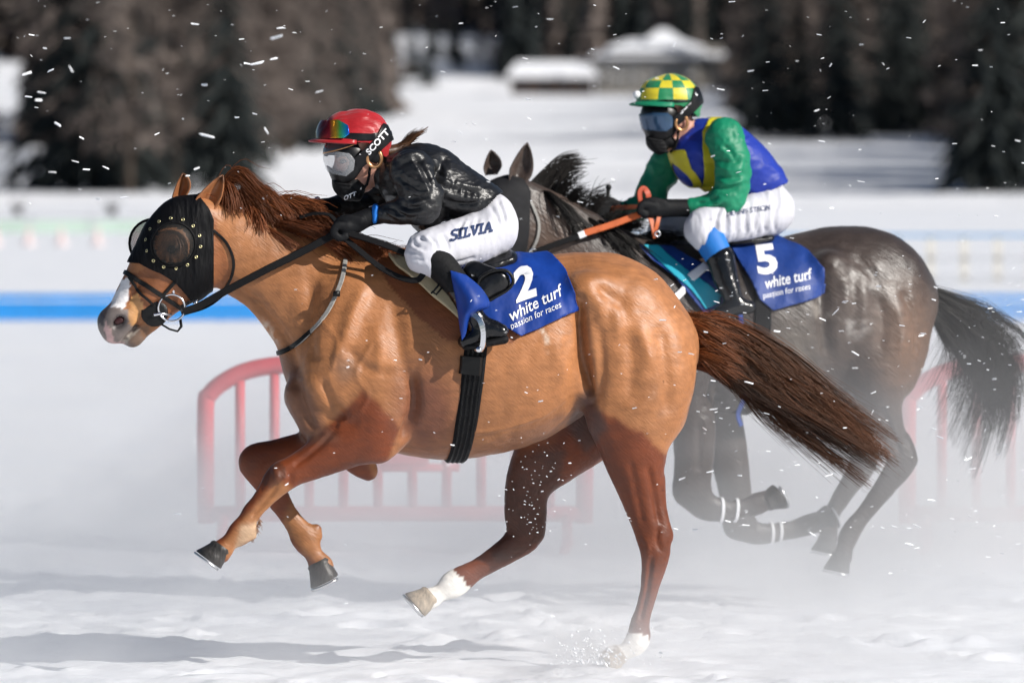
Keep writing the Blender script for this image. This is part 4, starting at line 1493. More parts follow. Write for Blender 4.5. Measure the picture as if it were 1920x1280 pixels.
# girth
girth = root("girth", F1, F1.L(870, 862, 0), "wide black elastic girth strap round the chestnut horse's belly", "girth")
P, N = ring_path(F1, B1, (872, 668), (887, 560), (857, 862), 96, R=.455, off=.004)
gw = .082 - .008 * np.sin(np.linspace(0, 2 * math.pi, len(P)))
gv, gf = ribbon(P, N, gw, .007, True)
add("strap", gv, gf, "black_web", girth)
for o_ in (-.4, -.13, .14, .4):
    T = np.roll(P, -1, 0) - np.roll(P, 1, 0); T /= np.linalg.norm(T, axis=1)[:, None]
    Bv = np.cross(T, N)
    add("seam", *ribbon(P + N * .007 + Bv * .07 * o_, N, .006, .0022, True), "black_leather", girth)
p, n = F1.hit(bvh_of(gv, gf), 882, 686, .004)
bk = [F1.hit(bvh_of(gv, gf), xx, yy, .006)[0] for xx, yy in ((884, 668), (883, 686), (881, 702))]
if all(q is not None for q in bk):
    add("buckle_flap", *ribbon(bk, [n] * 3, .088, .012), "black_leather", girth)

# saddle, cloth, pad
saddle = root("saddle", F1, F1.L(900, 520, 0), "small black racing saddle under the rider in black jacket", "saddle")
sv, sf = Body(F1, .009).add([(800, 490, 22, 0, .08), (850, 500, 26, 0, .15), (910, 498, 24, 0, .17), (950, 486, 20, 0, .15)], k=.03).add([(890, 512, 24, -.255, .03), (930, 530, 26, -.285, .028)], k=.04).add([(890, 512, 24, .255, .03), (930, 530, 26, .285, .028)], k=.04).mesh()
add("seat", sv, sf, "saddle_black", saddle)
pv, pf = Body(F1, .006).add([(905, 548, 22, -.325, .02), (935, 528, 24, -.322, .022)], k=.02).mesh()
pv = pv + normals(pv, pf) * (.006 * fbm(pv * 22, 3, 71))[:, None]
flap = add("flap", pv, pf, "saddle_black", saddle)
P = [F1.L(x_, y_, -.34) for x_, y_ in catmull([(892, 548), (905, 566), (930, 556), (955, 540), (962, 524), (950, 508), (925, 508), (900, 522), (892, 548)], 5)]
add("piping", *tube(P, .007, 8), "black_leather", flap)

cloth_poly = [(890, 466), (962, 462), (1000, 466), (1032, 482), (1050, 508), (1062, 548), (1065, 577), (1010, 604), (957, 627), (930, 612), (895, 600), (862, 600), (850, 540), (846, 490)]
cv, cf, cn = shell(F1, V1, Q1, cloth_poly, 0.018)
cw = 0.010 * fbm(cv * (11, 6, 5) + (0, 0, 3), 2, 81) + 0.006 * np.sin(cv[:, 0] * 34 + 5 * fbm(cv * 3, 2, 5))
cv = cv + cn * np.maximum(cw, -.012)[:, None]
cloth = root("saddle_cloth", F1, F1.L(960, 560), "bright blue saddle cloth with white number two behind black saddle", "saddle cloth")
solid(add("cloth", cv, cf, "cloth_blue", cloth), .004, 1)
BC = bvh_of(cv, cf)
text_on(F1, BC, "number", "2", (968, 566), (76, -27), (-8, -80), "white_print", cloth, bold=.045, off=.007, cuts=2)
text_on(F1, BC, "lettering", "white turf", (957, 604), (24.0, -12.2), (-5, -31), "white_print", cloth, bold=.012, off=.006)
text_on(F1, BC, "lettering", "passion for races", (958, 618), (13.8, -6.1), (-3, -17.5), "white_print", cloth, off=.006)

def patch(rows, w_of, nu=16, nv=24):
    A = np.array(rows, float)                     # rows x 2 x (px, py)
    out = []
    Lc, Rc = catmull(A[:, 0], 8), catmull(A[:, 1], 8)
    ii = np.linspace(0, len(Lc) - 1, nv)
    for i in ii:
        l = np.array([np.interp(i, np.arange(len(Lc)), Lc[:, k]) for k in range(2)])
        r = np.array([np.interp(i, np.arange(len(Rc)), Rc[:, k]) for k in range(2)])
        for j in range(nu):
            s = j / (nu - 1)
            q = l * (1 - s) + r * s
            out.append(F1.L(q[0], q[1], w_of(s, i / (len(Lc) - 1))))
    F = [[i * nu + j, i * nu + j + 1, (i + 1) * nu + j + 1, (i + 1) * nu + j] for i in range(nv - 1) for j in range(nu - 1)]
    return np.array(out), F
fv, ff = patch([[(844, 507), (874, 516)], [(851, 540), (904, 543)], [(857, 572), (917, 573)], [(861, 600), (884, 590)], [(866, 638), (872, 630)]],
               lambda s, t: -.345 - .055 * math.sin(math.pi * s) * math.sin(math.pi * min(1, t * 1.05)) - .03 * t)
solid(add("front_flap", fv, ff, "cloth_blue", cloth), .005)
pad = root("saddle_pad", F1, F1.L(800, 540, -.25), "stiff tan pad showing in front of the blue number two cloth", "saddle pad")
tv_, tf_ = patch([[(727, 483), (742, 503)], [(762, 493), (778, 529)], [(795, 501), (812, 560)], [(822, 505), (838, 580)], [(846, 507), (863, 602)]], lambda s, t: 0)
PP = []
for q in F1.px(tv_):
    p, n = F1.hit(B1, q[0], q[1], .022)
    PP.append(p if p is not None else F1.L(q[0], q[1], -.2))
solid(add("pad", np.array(PP), tf_, "tan_pad", pad), .016)

# stirrup
st = root("stirrup", F1, F1.L(895, 640, -.36), "steel stirrup iron round the shiny black boot", "stirrup")
C = [F1.L(*q) for q in ((886, 588, -.385), (899, 600, -.40), (906, 622, -.405), (905, 646, -.40), (900, 656, -.385))]
add("side", *ribbon(catmull(C, 4), [(-.2, -1, .1)] * 17, .024, .006), "steel", st)
C = [F1.L(*q) for q in ((886, 588, -.375), (884, 606, -.33), (884, 628, -.31), (888, 652, -.31))]
add("side", *ribbon(catmull(C, 4), [(-.2, 1, .1)] * 13, .02, .006), "steel", st)
add("tread", *tube([F1.L(900, 655, -.40), F1.L(893, 655, -.35), F1.L(888, 653, -.31)], .011, 8), "steel", st)
# ================================================================== rider in black
mat("skin", (0.50, 0.26, 0.19), rough=0.5, sub=0.1)
mat("black_nylon", (0.009, 0.009, 0.010), rough=0.38, spec=0.55, noise=0.15, nscale=10, bump=0.004, bscale=34, bstretch=(1, 1, 2), detail=4, rough_var=.1)
mat("breeches_white", (0.55, 0.55, 0.60), rough=0.62, spec=0.3, bump=0.0012, bscale=60, detail=2)
mat("boot_black", (0.004, 0.004, 0.005), rough=0.18, spec=0.5, bump=0.003, bscale=30)
mat("boot_matte", (0.007, 0.007, 0.008), rough=0.7, spec=0.2, noise=0.2, nscale=50, bump=0.0015, bscale=90)
mat("glove_black", (0.005, 0.0055, 0.007), rough=0.65, spec=0.18, bump=0.0015, bscale=70)
mat("silk_red", (0.38, 0.008, 0.013), rough=0.42, spec=0.45, sheen=0.15, noise=0.12, nscale=12, bump=0.008, bscale=22, bstretch=(0.5, 1.6, 1.6), detail=3)
mat("plastic_black", (0.005, 0.005, 0.006), rough=0.35, spec=0.3)
mat("copper", (0.62, 0.33, 0.16), rough=0.28, metal=0.85)
mat("band_blue", (0.01, 0.17, 0.62), rough=0.5)
mat("thread_navy", (0.012, 0.03, 0.10), rough=0.7)
mat("hair_brown", (0.06, 0.028, 0.014), rough=0.45)
mat("visor", (0.80, 0.82, 0.86), rough=0.06, spec=0.8, alpha=0.16)
mat("smoke_visor", (0.05, 0.05, 0.055), rough=0.08, spec=0.9)
mat("red_band", (0.55, 0.02, 0.02), rough=0.4)

def rainbow():
    m = bpy.data.materials.new("mirror_lens")
    m.use_nodes = True
    nt = m.node_tree
    b = nt.nodes["Principled BSDF"]
    b.inputs["Metallic"].default_value = 0.8
    b.inputs["Roughness"].default_value = 0.12
    tc = nt.nodes.new("ShaderNodeTexCoord")
    sp = nt.nodes.new("ShaderNodeSeparateXYZ")
    nt.links.new(tc.outputs["Generated"], sp.inputs[0])
    cr = nt.nodes.new("ShaderNodeValToRGB")
    e = cr.color_ramp.elements
    e[0].position, e[0].color = 0.0, (0.02, 0.01, 0.01, 1)
    e[1].position, e[1].color = 1.0, (0.02, 0.10, 0.75, 1)
    for p, c in ((0.35, (0.35, 0.02, 0.03, 1)), (0.55, (0.75, 0.40, 0.03, 1)), (0.68, (0.10, 0.5, 0.10, 1)), (0.85, (0.02, 0.35, 0.5, 1))):
        q = e.new(p)
        q.color = c
    nt.links.new(sp.outputs[0], cr.inputs[0])
    nt.links.new(cr.outputs[0], b.inputs["Base Color"])
    MATS["mirror_lens"] = m
rainbow()

def folds(V, Q, amp, sc, seed, dirs=None):
    """creases: sharpened noise pushed along the normals"""
    n = normals(V, Q)
    f = fbm(V * np.asarray(sc), 3, seed)
    r = 1 - np.abs(f) * 3.2
    return V + n * (amp * (np.clip(r, -0.6, 1) - 0.2))[:, None]

def strokes_on(frame, bvh, name, strokes, o, ex, ey, width, m, parent, off=.004):
    parts = []
    for s_ in strokes:
        s_ = np.array(s_, float)
        C = []
        for a, b in zip(s_[:-1], s_[1:]):
            for t in np.arange(6) / 6:
                C.append(a + (b - a) * t)
        C.append(s_[-1])
        C = np.array(C)
        T = np.gradient(C, axis=0)
        T /= np.maximum(np.linalg.norm(T, axis=1), 1e-9)[:, None]
        Nn = np.stack((-T[:, 1], T[:, 0]), 1) * width / 2
        V, ok = [], True
        for sg in (-1, 1):
            for q in C + sg * Nn:
                p, n = frame.hit(bvh, o[0] + ex[0] * q[0] + ey[0] * q[1], o[1] + ex[1] * q[0] + ey[1] * q[1], off)
                if p is None:
                    ok = False
                    break
                V.append(p)
            if not ok:
                break
        if ok:
            k = len(C)
            parts.append((V, [[i, i + 1, k + i + 1, k + i] for i in range(k - 1)]))
    if parts:
        v, f = join(parts)
        add(name, v, f, m, parent)

def brim(frame, c, w, rx, rw, out, m, parent, yaw=0.0, droop=.012, span=82, rise=0.0, z=0.0):
    o = frame.L(*c, w)
    V, F = [], []
    n, mm = 25, 6
    cyaw, syaw = math.cos(yaw), math.sin(yaw)
    for i in range(n):
        ph = math.radians(-span + 2 * span * i / (n - 1))
        for j in range(mm):
            s = j / (mm - 1)
            e = out * max(0.05, math.cos(ph)) ** 0.75 * s
            a, b = -(rx + e) * math.cos(ph), (rw + e * .55) * math.sin(ph)
            x_, y_ = a * cyaw - b * syaw, a * syaw + b * cyaw
            V.append(o + np.array((x_, y_, z - droop * s * s + rise * math.cos(ph) * s - .012 * math.sin(ph) ** 2 * s)))
    F = [[i * mm + j, i * mm + j + 1, (i + 1) * mm + j + 1, (i + 1) * mm + j] for i in range(n - 1) for j in range(mm - 1)]
    return solid(add("peak", V, F, m, parent), .006)

def glove(frame, name, parent, chain_palm, fingers, thumb, h=.0035, m="glove_black"):
    B = Body(frame, h)
    B.add(chain_palm, k=.012)
    for f in fingers:
        B.add(f, k=.005, sub=4)
    B.add(thumb, k=.006, sub=4)
    V, Q = B.mesh()
    return add(name, V, Q, m, parent)

SLAB = {
    'S': ([[(.50, .60), (.50, .72), (.40, .70), (.26, .73), (.10, .66), (.06, .54), (.14, .43), (.40, .33), (.50, .22), (.46, .08), (.28, 0.0), (.12, .04), (.04, .02), (.04, .16)]], .62),
    'I': ([[(.17, 0.04), (.17, .70)], [(0, 0.05), (.34, 0.05)], [(0, .68), (.34, .68)]], .42),
    'L': ([[(.14, .05), (.14, .70)], [(0, .68), (.30, .68)], [(0, .05), (.48, .05), (.48, .22)]], .58),
    'V': ([[(.10, .70), (.32, .04), (.54, .70)], [(0, .68), (.24, .68)], [(.42, .68), (.64, .68)]], .68),
    'A': ([[(.08, .02), (.32, .70), (.56, .02)], [(.18, .25), (.46, .25)], [(-.04, .04), (.22, .04)], [(.42, .04), (.70, .04)]], .70)}

rider1 = root("person", F1, F1.L(900, 500, 0), "jockey in black jacket, white breeches and red cap crouching over the chestnut horse", "person", "race riders")
# the body under the clothes, one skin
B = Body(F1, .009)
B.add([(925, 425, 40, 0, .14), (880, 375, 38, 0, .12), (800, 335, 48, 0, .14), (752, 320, 34, 0, .10)], k=.04)
B.add([(765, 322, 30, 0, .06), (720, 325, 27, 0, .05), (695, 310, 30, 0, .055), (672, 285, 42, 0, .07), (665, 262, 46, 0, .072)], k=.025)
B.add([(676, 300, 36, -.005, .066), (655, 320, 30, -.01, .056), (655, 345, 20, -.01, .042), (684, 345, 16, -.01, .045)], k=.02)
B.add([(628, 318, 6, -.01, .011), (640, 296, 6, -.01, .01)], k=.012)
B.add([(698, 300, 13, -.072, .012)], k=.008)
for sd, a in ((-1, [(770, 325, 27, -.15, .05), (790, 378, 22, -.215, .04), (750, 394, 17, -.18, .032), (705, 403, 12, -.13, .025)]), (1, [(748, 325, 27, .15, .05), (692, 380, 22, .20, .04), (640, 386, 17, .15, .032), (600, 388, 12, .11, .025)])):
    B.add(a, k=.03)
    B.add([(915, 430, 38, sd * .09, .075), (860, 460, 34, sd * .17, .065), (800, 474, 28, sd * .235, .05), (835, 512, 20, sd * .28, .04), (878, 575, 15, sd * .325, .032), (890, 610, 13, sd * .335, .03)], k=.03)
vb, qb = B.mesh()
add("body", vb, qb, "skin", rider1)

# jacket
J = Body(F1, .0062)
J.add([(928, 392, 34, 0, .155), (895, 378, 44, 0, .155), (845, 358, 56, 0, .165), (795, 342, 72, 0, .175), (757, 332, 52, 0, .145), (735, 322, 34, 0, .09)], k=.03)
J.add([(800, 380, 45, -.02, .13), (800, 405, 32, -.02, .12)], k=.03)
J.add([(772, 322, 42, -.165, .07), (788, 352, 41, -.205, .068), (797, 378, 36, -.225, .06), (790, 388, 33, -.222, .056)], k=.022)
J.add([(794, 386, 31, -.222, .055), (758, 394, 27, -.19, .046), (728, 400, 20, -.16, .038), (707, 403, 15, -.135, .032)], k=.018)
J.add([(750, 325, 38, .165, .07), (712, 362, 34, .205, .06), (692, 382, 30, .205, .055), (650, 386, 24, .16, .042), (618, 387, 16, .125, .032)], k=.022)
J.add([(834, 300, 5, -.15, .03), (812, 352, 6, -.20, .03), (826, 392, 6, -.19, .03)], k=.03, carve=True)
vj, qj = J.mesh(smooth=1)
pj = F1.px(vj)
near_arm = (vj[:, 1] < -.12).astype(float)
vj = folds(vj, qj, .0030, (9, 8, 20), 101)
vj = folds(vj, qj, .0022, (20, 14, 34), 103)
def crease(V, Q, frame, lines, near=True):
    n = normals(V, Q)
    p = frame.px(V)
    a = np.zeros(len(V))
    for pts, dep, sg in lines:
        a += dep * furrow(p, pts, sg)
    f = np.clip(-n[:, 1] * 1.8 + .35, 0, 1)
    return V + n * (a * f)[:, None]
R_ = lambda d, s, *ls: [(l, d, s) for l in ls]
vj = crease(vj, qj, F1, R_(.009, 4.2, [(768, 296), (786, 325), (806, 366)], [(752, 322), (780, 338), (806, 352)], [(760, 352), (786, 362), (812, 360)], [(768, 386), (792, 378), (815, 372)], [(742, 392), (768, 400), (800, 396)], [(742, 300), (766, 290), (792, 288)], [(722, 394), (740, 404), (756, 412)])
            + R_(-.009, 4.2, [(778, 290), (797, 322), (814, 356)], [(748, 334), (772, 350), (800, 372)], [(764, 374), (788, 370), (812, 386)], [(748, 383), (770, 391), (796, 386)], [(745, 311), (768, 302), (800, 300)], [(726, 388), (744, 396), (764, 408)])
            + R_(.006, 4.5, [(826, 336), (862, 346), (908, 352)], [(828, 362), (866, 372), (912, 370)], [(832, 388), (868, 392), (902, 384)], [(826, 300), (838, 330), (836, 360)])
            + R_(-.007, 3.5, [(812, 318), (850, 342), (908, 374)], [(832, 376), (870, 383), (908, 378)], [(822, 348), (860, 357), (900, 360)])
            + R_(.005, 2.6, *[[(836 + i * 11, 328 + i * 6), (832 + i * 11, 340 + i * 6), (831 + i * 11, 350 + i * 6)] for i in range(7)]))
# tails off where trousers begin
kj = inpoly(pj, [(560, 240), (1000, 240), (960, 350), (936, 366), (914, 390), (868, 406), (832, 416), (780, 442), (560, 440)])
fm = kj[qj].all(1)
add("jacket", vj, qj[fm], "black_nylon", rider1)
BJ = bvh_of(vj, qj)
cvv, cff = Body(F1, .006).add([(738, 318, 30, 0, .075), (722, 326, 32, 0, .07)], k=.02).mesh()
add("collar", cvv, cff, "black_nylon", rider1)
# breeches
T = Body(F1, .0068)
T.add([(922, 400, 40, 0, .155), (922, 425, 48, 0, .165), (905, 440, 50, 0, .15)], k=.03)
for sd in (-1, 1):
    T.add([(924, 430, 47, sd * .085, .095), (885, 449, 47, sd * .14, .09), (838, 462, 44, sd * .20, .082), (803, 470, 40, sd * .24, .072), (793, 478, 34, sd * .25, .066)], k=.03)
    T.add([(800, 482, 30, sd * .25, .06), (820, 498, 25, sd * .27, .052)], k=.025)
vt, qt = T.mesh(smooth=1)
pt = F1.px(vt)
vt = folds(vt, qt, .0035, (16, 6, 7), 131)
kn = np.clip(1 - np.hypot(pt[:, 0] - 780, pt[:, 1] - 462) / 60, 0, 1)
vt = vt + normals(vt, qt) * (.007 * kn * fbm(vt * 34, 2, 5))[:, None]
vt = crease(vt, qt, F1, R_(-.008, 3.6, [(872, 414), (862, 428), (856, 446)], [(884, 410), (878, 424), (874, 440)], [(898, 404), (894, 418), (893, 432)], [(932, 372), (942, 392), (948, 418)], [(918, 384), (930, 402), (938, 424)], [(944, 376), (954, 394), (960, 414)],
            [(772, 452), (784, 462), (800, 468)], [(762, 468), (778, 474), (796, 480)], [(782, 442), (796, 450), (816, 454)], [(768, 484), (782, 486), (800, 488)], [(800, 440), (814, 452), (822, 470)], [(830, 494), (860, 492), (896, 482)], [(826, 436), (838, 452), (842, 472)])
            + R_(.006, 3.6, [(878, 412), (870, 426), (865, 443)], [(938, 374), (948, 394), (954, 416)], [(767, 460), (780, 468), (798, 474)], [(790, 441), (806, 451), (818, 462)]))
add("breeches", vt, qt, "breeches_white", rider1)
BT = bvh_of(vt, qt)
xo = 0.0
for ch in "SILVIA":
    st_, adv = SLAB[ch]
    strokes_on(F1, BT, "lettering", st_, (844 + xo * 24.6, 452 - xo * 5.7), (24.6, -5.7), (3.0, -26), .17, "thread_navy", rider1, off=.003)
    xo += adv * .93
# boots
for sd in (-1, 1):
    vb_, qb_ = Body(F1, .006).add([(806, 482, 31, sd * .252, .063), (830, 502, 29, sd * .275, .058), (860, 540, 25, sd * .305, .05), (884, 585, 21, sd * .335, .042), (898, 606, 20, sd * .345, .04)], k=.02).add([(938, 622, 16, sd * .355, .034), (915, 618, 21, sd * .35, .038), (893, 630, 18, sd * .345, .042), (872, 640, 14, sd * .335, .038)], k=.02).mesh()
    pb = F1.px(vb_)
    bo = add("boot", vb_, qb_, "boot_black", rider1)
    bo.data.materials.append(MATS["boot_matte"])
    up = (pb[qb_].mean(1)[:, 1] < 548)
    bo.data.polygons.foreach_set("material_index", up.astype(int))
    sv_, sq_ = Body(F1, .005).add([(945, 636, 9, sd * .355, .036), (910, 644, 7, sd * .35, .042), (872, 650, 6, sd * .335, .038)], k=.01).mesh()
    add("sole", sv_, sq_, "boot_matte", bo)
# gloves
glove(F1, "glove", rider1, [(714, 403, 17, -.135, .035), (690, 408, 17, -.14, .034), (664, 420, 19, -.15, .034), (648, 426, 18, -.155, .036)],
      [[(650, 424 + i * 2, 8, -.185 + i * .019, .0095), (632, 424 + i * 2, 8, -.188 + i * .019, .0092), (626, 436 + i, 7.5, -.187 + i * .019, .009), (636, 446, 7, -.184 + i * .019, .0088), (648, 444, 6.5, -.182 + i * .019, .008)] for i in range(4)],
      [(676, 414, 9, -.178, .010), (658, 410, 8.5, -.172, .010), (642, 412, 8, -.165, .0095), (632, 419, 7, -.158, .009)])
glove(F1, "glove", rider1, [(625, 387, 17, .125, .034), (605, 389, 17, .12, .034), (582, 393, 18, .115, .034)],
      [[(585, 392, 8, .09 + i * .019, .0095), (566, 394, 8, .09 + i * .019, .0092), (562, 406, 7.5, .09 + i * .019, .009), (574, 412, 7, .09 + i * .019, .0085)] for i in range(4)],
      [(604, 384, 9, .092, .010), (586, 380, 8.5, .09, .010), (570, 384, 8, .095, .0095)])
wr = Body(F1, .004).add([(704, 388, 6, -.135, .043), (702, 400, 9, -.137, .044), (701, 414, 6, -.138, .043)], k=.012)
vw, qw = wr.mesh()
add("wristband", vw, qw, "band_blue", rider1)

# head gear
hb = Body(F1, .0045)
hb.add([(652, 262, 53, 0, .100), (678, 260, 54, 0, .102), (690, 276, 42, 0, .094)], k=.02)
vh, qh = hb.mesh()
nh = normals(vh, qh)
vh = vh + nh * (.0035 * np.sin(vh[:, 0] * 60 + 9 * fbm(vh * 9, 2, 3)) * np.clip(fbm(vh * 11, 2, 5) + .4, 0, 1))[:, None]
sv_, sf_, sn_ = shell(F1, vh, qh, [(570, 180), (750, 180), (750, 292), (718, 294), (703, 284), (686, 268), (640, 266), (596, 268), (570, 264)], .001)
helmet = add("helmet", sv_, sf_, "silk_red", rider1)
solid(helmet, .012, -1)
b_ = brim(F1, (668, 262), 0, .140, .104, .052, "silk_red", helmet, yaw=math.radians(5), droop=.010, z=.004)
tb, tf2 = torus(F1.L(668, 262, 0), 1, .005, UX * .138, UW * .106, 40, 6)
add("hat_band", tb, tf2, "plastic_black", helmet)
bt_, btf = Body(F1, .0035).add([(725, 250, 7, -.02, .014)]).mesh()
add("bow", bt_, btf, "silk_red", helmet)
# brow goggles and straps on the cap
lv, lf, ln = shell(F1, vh, qh, [(588, 252), (606, 232), (632, 230), (648, 240), (650, 252), (642, 259), (600, 261), (588, 262)], .014)
g1 = root("goggles", F1, F1.L(640, 250, 0), "mirrored racing goggles pushed up on the red cap", "goggles")
solid(add("lens", lv, lf, "mirror_lens", g1), .006, 1)
lv, lf, ln = shell(F1, vh, qh, [(640, 250), (690, 251), (732, 246), (732, 258), (690, 263), (640, 262)], .0045)
solid(add("strap", lv, lf, "plastic_black", g1), .002, 1)
# face shield, mask, wide strap
fb = Body(F1, .0045)
fb.add([(652, 292, 42, -.005, .080), (655, 312, 38, -.008, .076), (650, 325, 28, -.008, .066)], k=.02)
vf, qf = fb.mesh()
g2 = root("goggles", F1, F1.L(645, 310, 0), "clear snow goggles over the face under the red cap with black lettered strap", "goggles")
fv_, ff_, fn_ = shell(F1, vf, qf, [(590, 268), (664, 266), (676, 290), (674, 316), (662, 334), (640, 344), (610, 330), (595, 300)], .002)
fc = F1.px(np.array([np.mean(fv_[q_], 0) for q_ in ff_]))
ff_ = [q_ for q_, k_ in zip(ff_, inpoly(fc, [(590, 296), (628, 290), (648, 292), (655, 302), (653, 315), (644, 324), (628, 320), (606, 307)])) if not k_]
solid(add("frame", fv_, ff_, "plastic_black", g2), .006, 0)
ev, ef = Body(F1, .003).add([(641, 303, 5, -.052, .010), (648, 302, 4, -.056, .008)]).mesh()
add("eye", ev, ef, "eye", rider1)
ev, ef = Body(F1, .003).add([(632, 294, 2.5, -.052, .006), (642, 291, 3, -.060, .006), (654, 293, 2.5, -.064, .006)], k=.004).mesh()
add("eyebrow", ev, ef, "hair_brown", rider1)
fv_, ff_, fn_ = shell(F1, vf, qf, [(590, 292), (628, 285), (650, 288), (660, 300), (658, 318), (646, 329), (626, 325), (605, 310), (590, 300)], .008)
solid(add("lens", fv_, ff_, "visor", g2), .003, 1)
fv_, ff_, fn_ = shell(F1, vf, qf, [(590, 264), (668, 264), (672, 270), (630, 282), (606, 288), (590, 290)], .009)
solid(add("brow_visor", fv_, ff_, "smoke_visor", g2), .003, 1)
add("brow_edge", *tube([F1.hit(bvh_of(vf, qf), *q, .013)[0] if F1.hit(bvh_of(vf, qf), *q, .013)[0] is not None else F1.L(*q, -.05) for q in ((612, 288), (625, 285), (640, 281), (656, 276), (670, 271))], .0028, 6), "copper", g2)
sb = Body(F1, .0045).add([(652, 262, 54, 0, .103), (678, 260, 55, 0, .105), (690, 276, 44, 0, .097)], k=.02).add([(668, 296, 40, -.005, .082)], k=.02)
vsb, qsb = sb.mesh()
lv, lf, ln = shell(F1, vsb, qsb, [(660, 296), (676, 280), (700, 258), (713, 233), (722, 236), (734, 262), (726, 266), (706, 284), (690, 300), (668, 318)], .005)
sto = solid(add("strap", lv, lf, "plastic_black", g2), .003, 1)
BS = bvh_of(lv, lf)
text_on(F1, BS, "lettering", "SCOTT", (692, 291), (11.5, -13.0), (-10.5, -11.5), "white_print", g2, bold=.03, off=.005)
mb = Body(F1, .0042)
mb.add([(634, 336, 12, -.008, .042), (639, 350, 15, -.008, .045), (652, 362, 14, -.008, .044), (670, 368, 10, -.008, .042)], k=.015)
mb.add([(660, 345, 18, -.01, .054), (674, 352, 12, -.012, .058)], k=.02)
for i in range(4):
    mb.add([(628 + i * 5, 342 + i * 7, 3, -.042, .012), (640 + i * 5, 345 + i * 8, 3.2, -.052, .012), (656 + i * 4, 347 + i * 8, 3.2, -.060, .010)], k=.006)
vm, qm = mb.mesh()
mask = add("face_mask", vm, qm, "boot_matte", rider1)
text_on(F1, bvh_of(vm, qm), "lettering", "OTT", (645, 375), (11, -4), (0, -11), "white_print", mask, bold=.03, off=.003)
# ear cup and harness of the cap
rc = F1.L(702, 297, -.092)
add("ear_ring", *tube([rc + .031 * (math.cos(t) * UX * .9 + math.sin(t) * UZ * 1.1) for t in np.linspace(-3.6, .9, 22)], .0075, 8), "copper", helmet)
add("ear_pad", *Body(F1, .005).add([(704, 292, 15, -.085, .012)]).mesh(), "boot_matte", helmet)
add("chin_strap", *tube([F1.L(*q) for q in ((694, 312, -.085), (692, 330, -.078), (688, 346, -.07), (678, 358, -.062), (668, 366, -.055))], .0055, 6), "black_web", helmet)
# pony tail
hair(F1, "ponytail", rider1, [(722, 282, -.02), (732, 288, .02)], lambda s: [(18, -10, 0), (36, -14, 0), (48, -28, 0), (62, -36, 0)], 260, lambda s: (0.075, 0.034, 0.016), seed=21, jitter=5, clump=8, wspread=.02, r0=.002)
hv_, hq_ = Body(F1, .006).add([(722, 284, 12, 0, .05), (738, 282, 11, 0, .03), (752, 276, 9, 0, .022), (764, 268, 6, 0, .018)], k=.02).mesh()
add("hair_knot", hv_, hq_, "hair_brown", rider1)
# whip in the far hand
wh = root("whip", F1, F1.L(580, 385, .11), "black whip with red band and silver cap in the far hand over the chestnut mane", "whip")
add("shaft", *tube([F1.L(586, 381, .10), F1.L(560, 397, .10), F1.L(500, 430, .12), F1.L(440, 470, .16)], [.009, .008, .006, .004], 8), "plastic_black", wh)
add("grip_band", *tube([F1.L(585, 382, .10), F1.L(591, 377, .10)], .011, 10), "red_band", wh)
add("cap", *Body(F1, .003).add([(595, 374, 6, .10, .0125)]).mesh(), "steel", wh)
# ================================================================== horse behind: dark bay
F2 = Frame(17.0, 1450, 3.3)
H2 = Body(F2, 0.0105)
G = H2.add
G([(1215, 625, 98, 0, .19), (1295, 612, 138, 0, .235), (1400, 614, 160, 0, .285), (1500, 598, 150, 0, .285), (1570, 563, 127, 0, .255), (1640, 557, 112, 0, .225), (1678, 600, 72, 0, .18)], k=.05)
G([(1195, 500, 38, 0, .055), (1280, 515, 48, 0, .08), (1370, 530, 55, 0, .11)], k=.09)
G([(1500, 500, 46, 0, .09), (1580, 486, 52, 0, .11), (1650, 505, 52, 0, .11), (1705, 560, 38, 0, .07)], k=.09)
G([(1605, 570, 78, -.14, .11), (1650, 630, 84, -.15, .12), (1655, 700, 62, -.15, .105)], k=.06, mirror=True)
G([(1555, 500, 26, -.215, .05)], k=.07, mirror=True)
G([(1695, 600, 48, -.09, .085), (1702, 660, 38, -.11, .075), (1688, 715, 28, -.13, .065)], k=.03, mirror=True)
G([(1235, 570, 52, -.13, .07), (1230, 640, 60, -.165, .075), (1220, 690, 50, -.17, .075)], k=.05, mirror=True)
G([(1300, 680, 62, -.19, .075)], k=.05, mirror=True)
# neck and head
G([(955, 385, 46, 0, .07), (992, 415, 66, 0, .078), (1062, 470, 84, 0, .098), (1145, 540, 108, 0, .135), (1215, 600, 122, 0, .17)], k=.05)
G([(985, 366, 18, 0, .028), (1060, 412, 22, 0, .033), (1130, 455, 26, 0, .04), (1200, 485, 28, 0, .045)], k=.05)
G([(958, 366, 34, 0, .075), (938, 392, 48, 0, .085), (918, 440, 54, 0, .095), (885, 500, 46, 0, .075), (858, 545, 36, 0, .06), (840, 566, 30, 0, .055)], k=.035)
G([(962, 430, 38, 0, .08), (945, 465, 38, 0, .085), (910, 515, 28, 0, .06), (872, 552, 20, 0, .045)], k=.03)
# near hind
G([(1640, 690, 60, -.16, .10), (1646, 735, 44, -.165, .085), (1660, 775, 33, -.165, .06), (1675, 822, 27, -.16, .046), (1690, 864, 29, -.16, .042), (1668, 900, 23, -.16, .034), (1632, 948, 17.5, -.16, .027), (1602, 986, 16.5, -.16, .025)], k=.03)
G([(1706, 862, 13, -.16, .024), (1698, 820, 9, -.16, .018)], k=.02)
G([(1604, 984, 16.5, -.16, .025), (1592, 1004, 20, -.16, .03), (1584, 1026, 16, -.16, .027), (1580, 1044, 19, -.16, .034)], k=.012)
# far hind
G([(1630, 690, 56, .15, .10), (1618, 750, 42, .16, .08), (1622, 810, 31, .16, .055), (1618, 868, 27, .16, .042), (1592, 910, 20, .16, .032), (1562, 958, 16.5, .16, .026), (1554, 985, 19, .16, .03), (1556, 1012, 15, .16, .027)], k=.03)
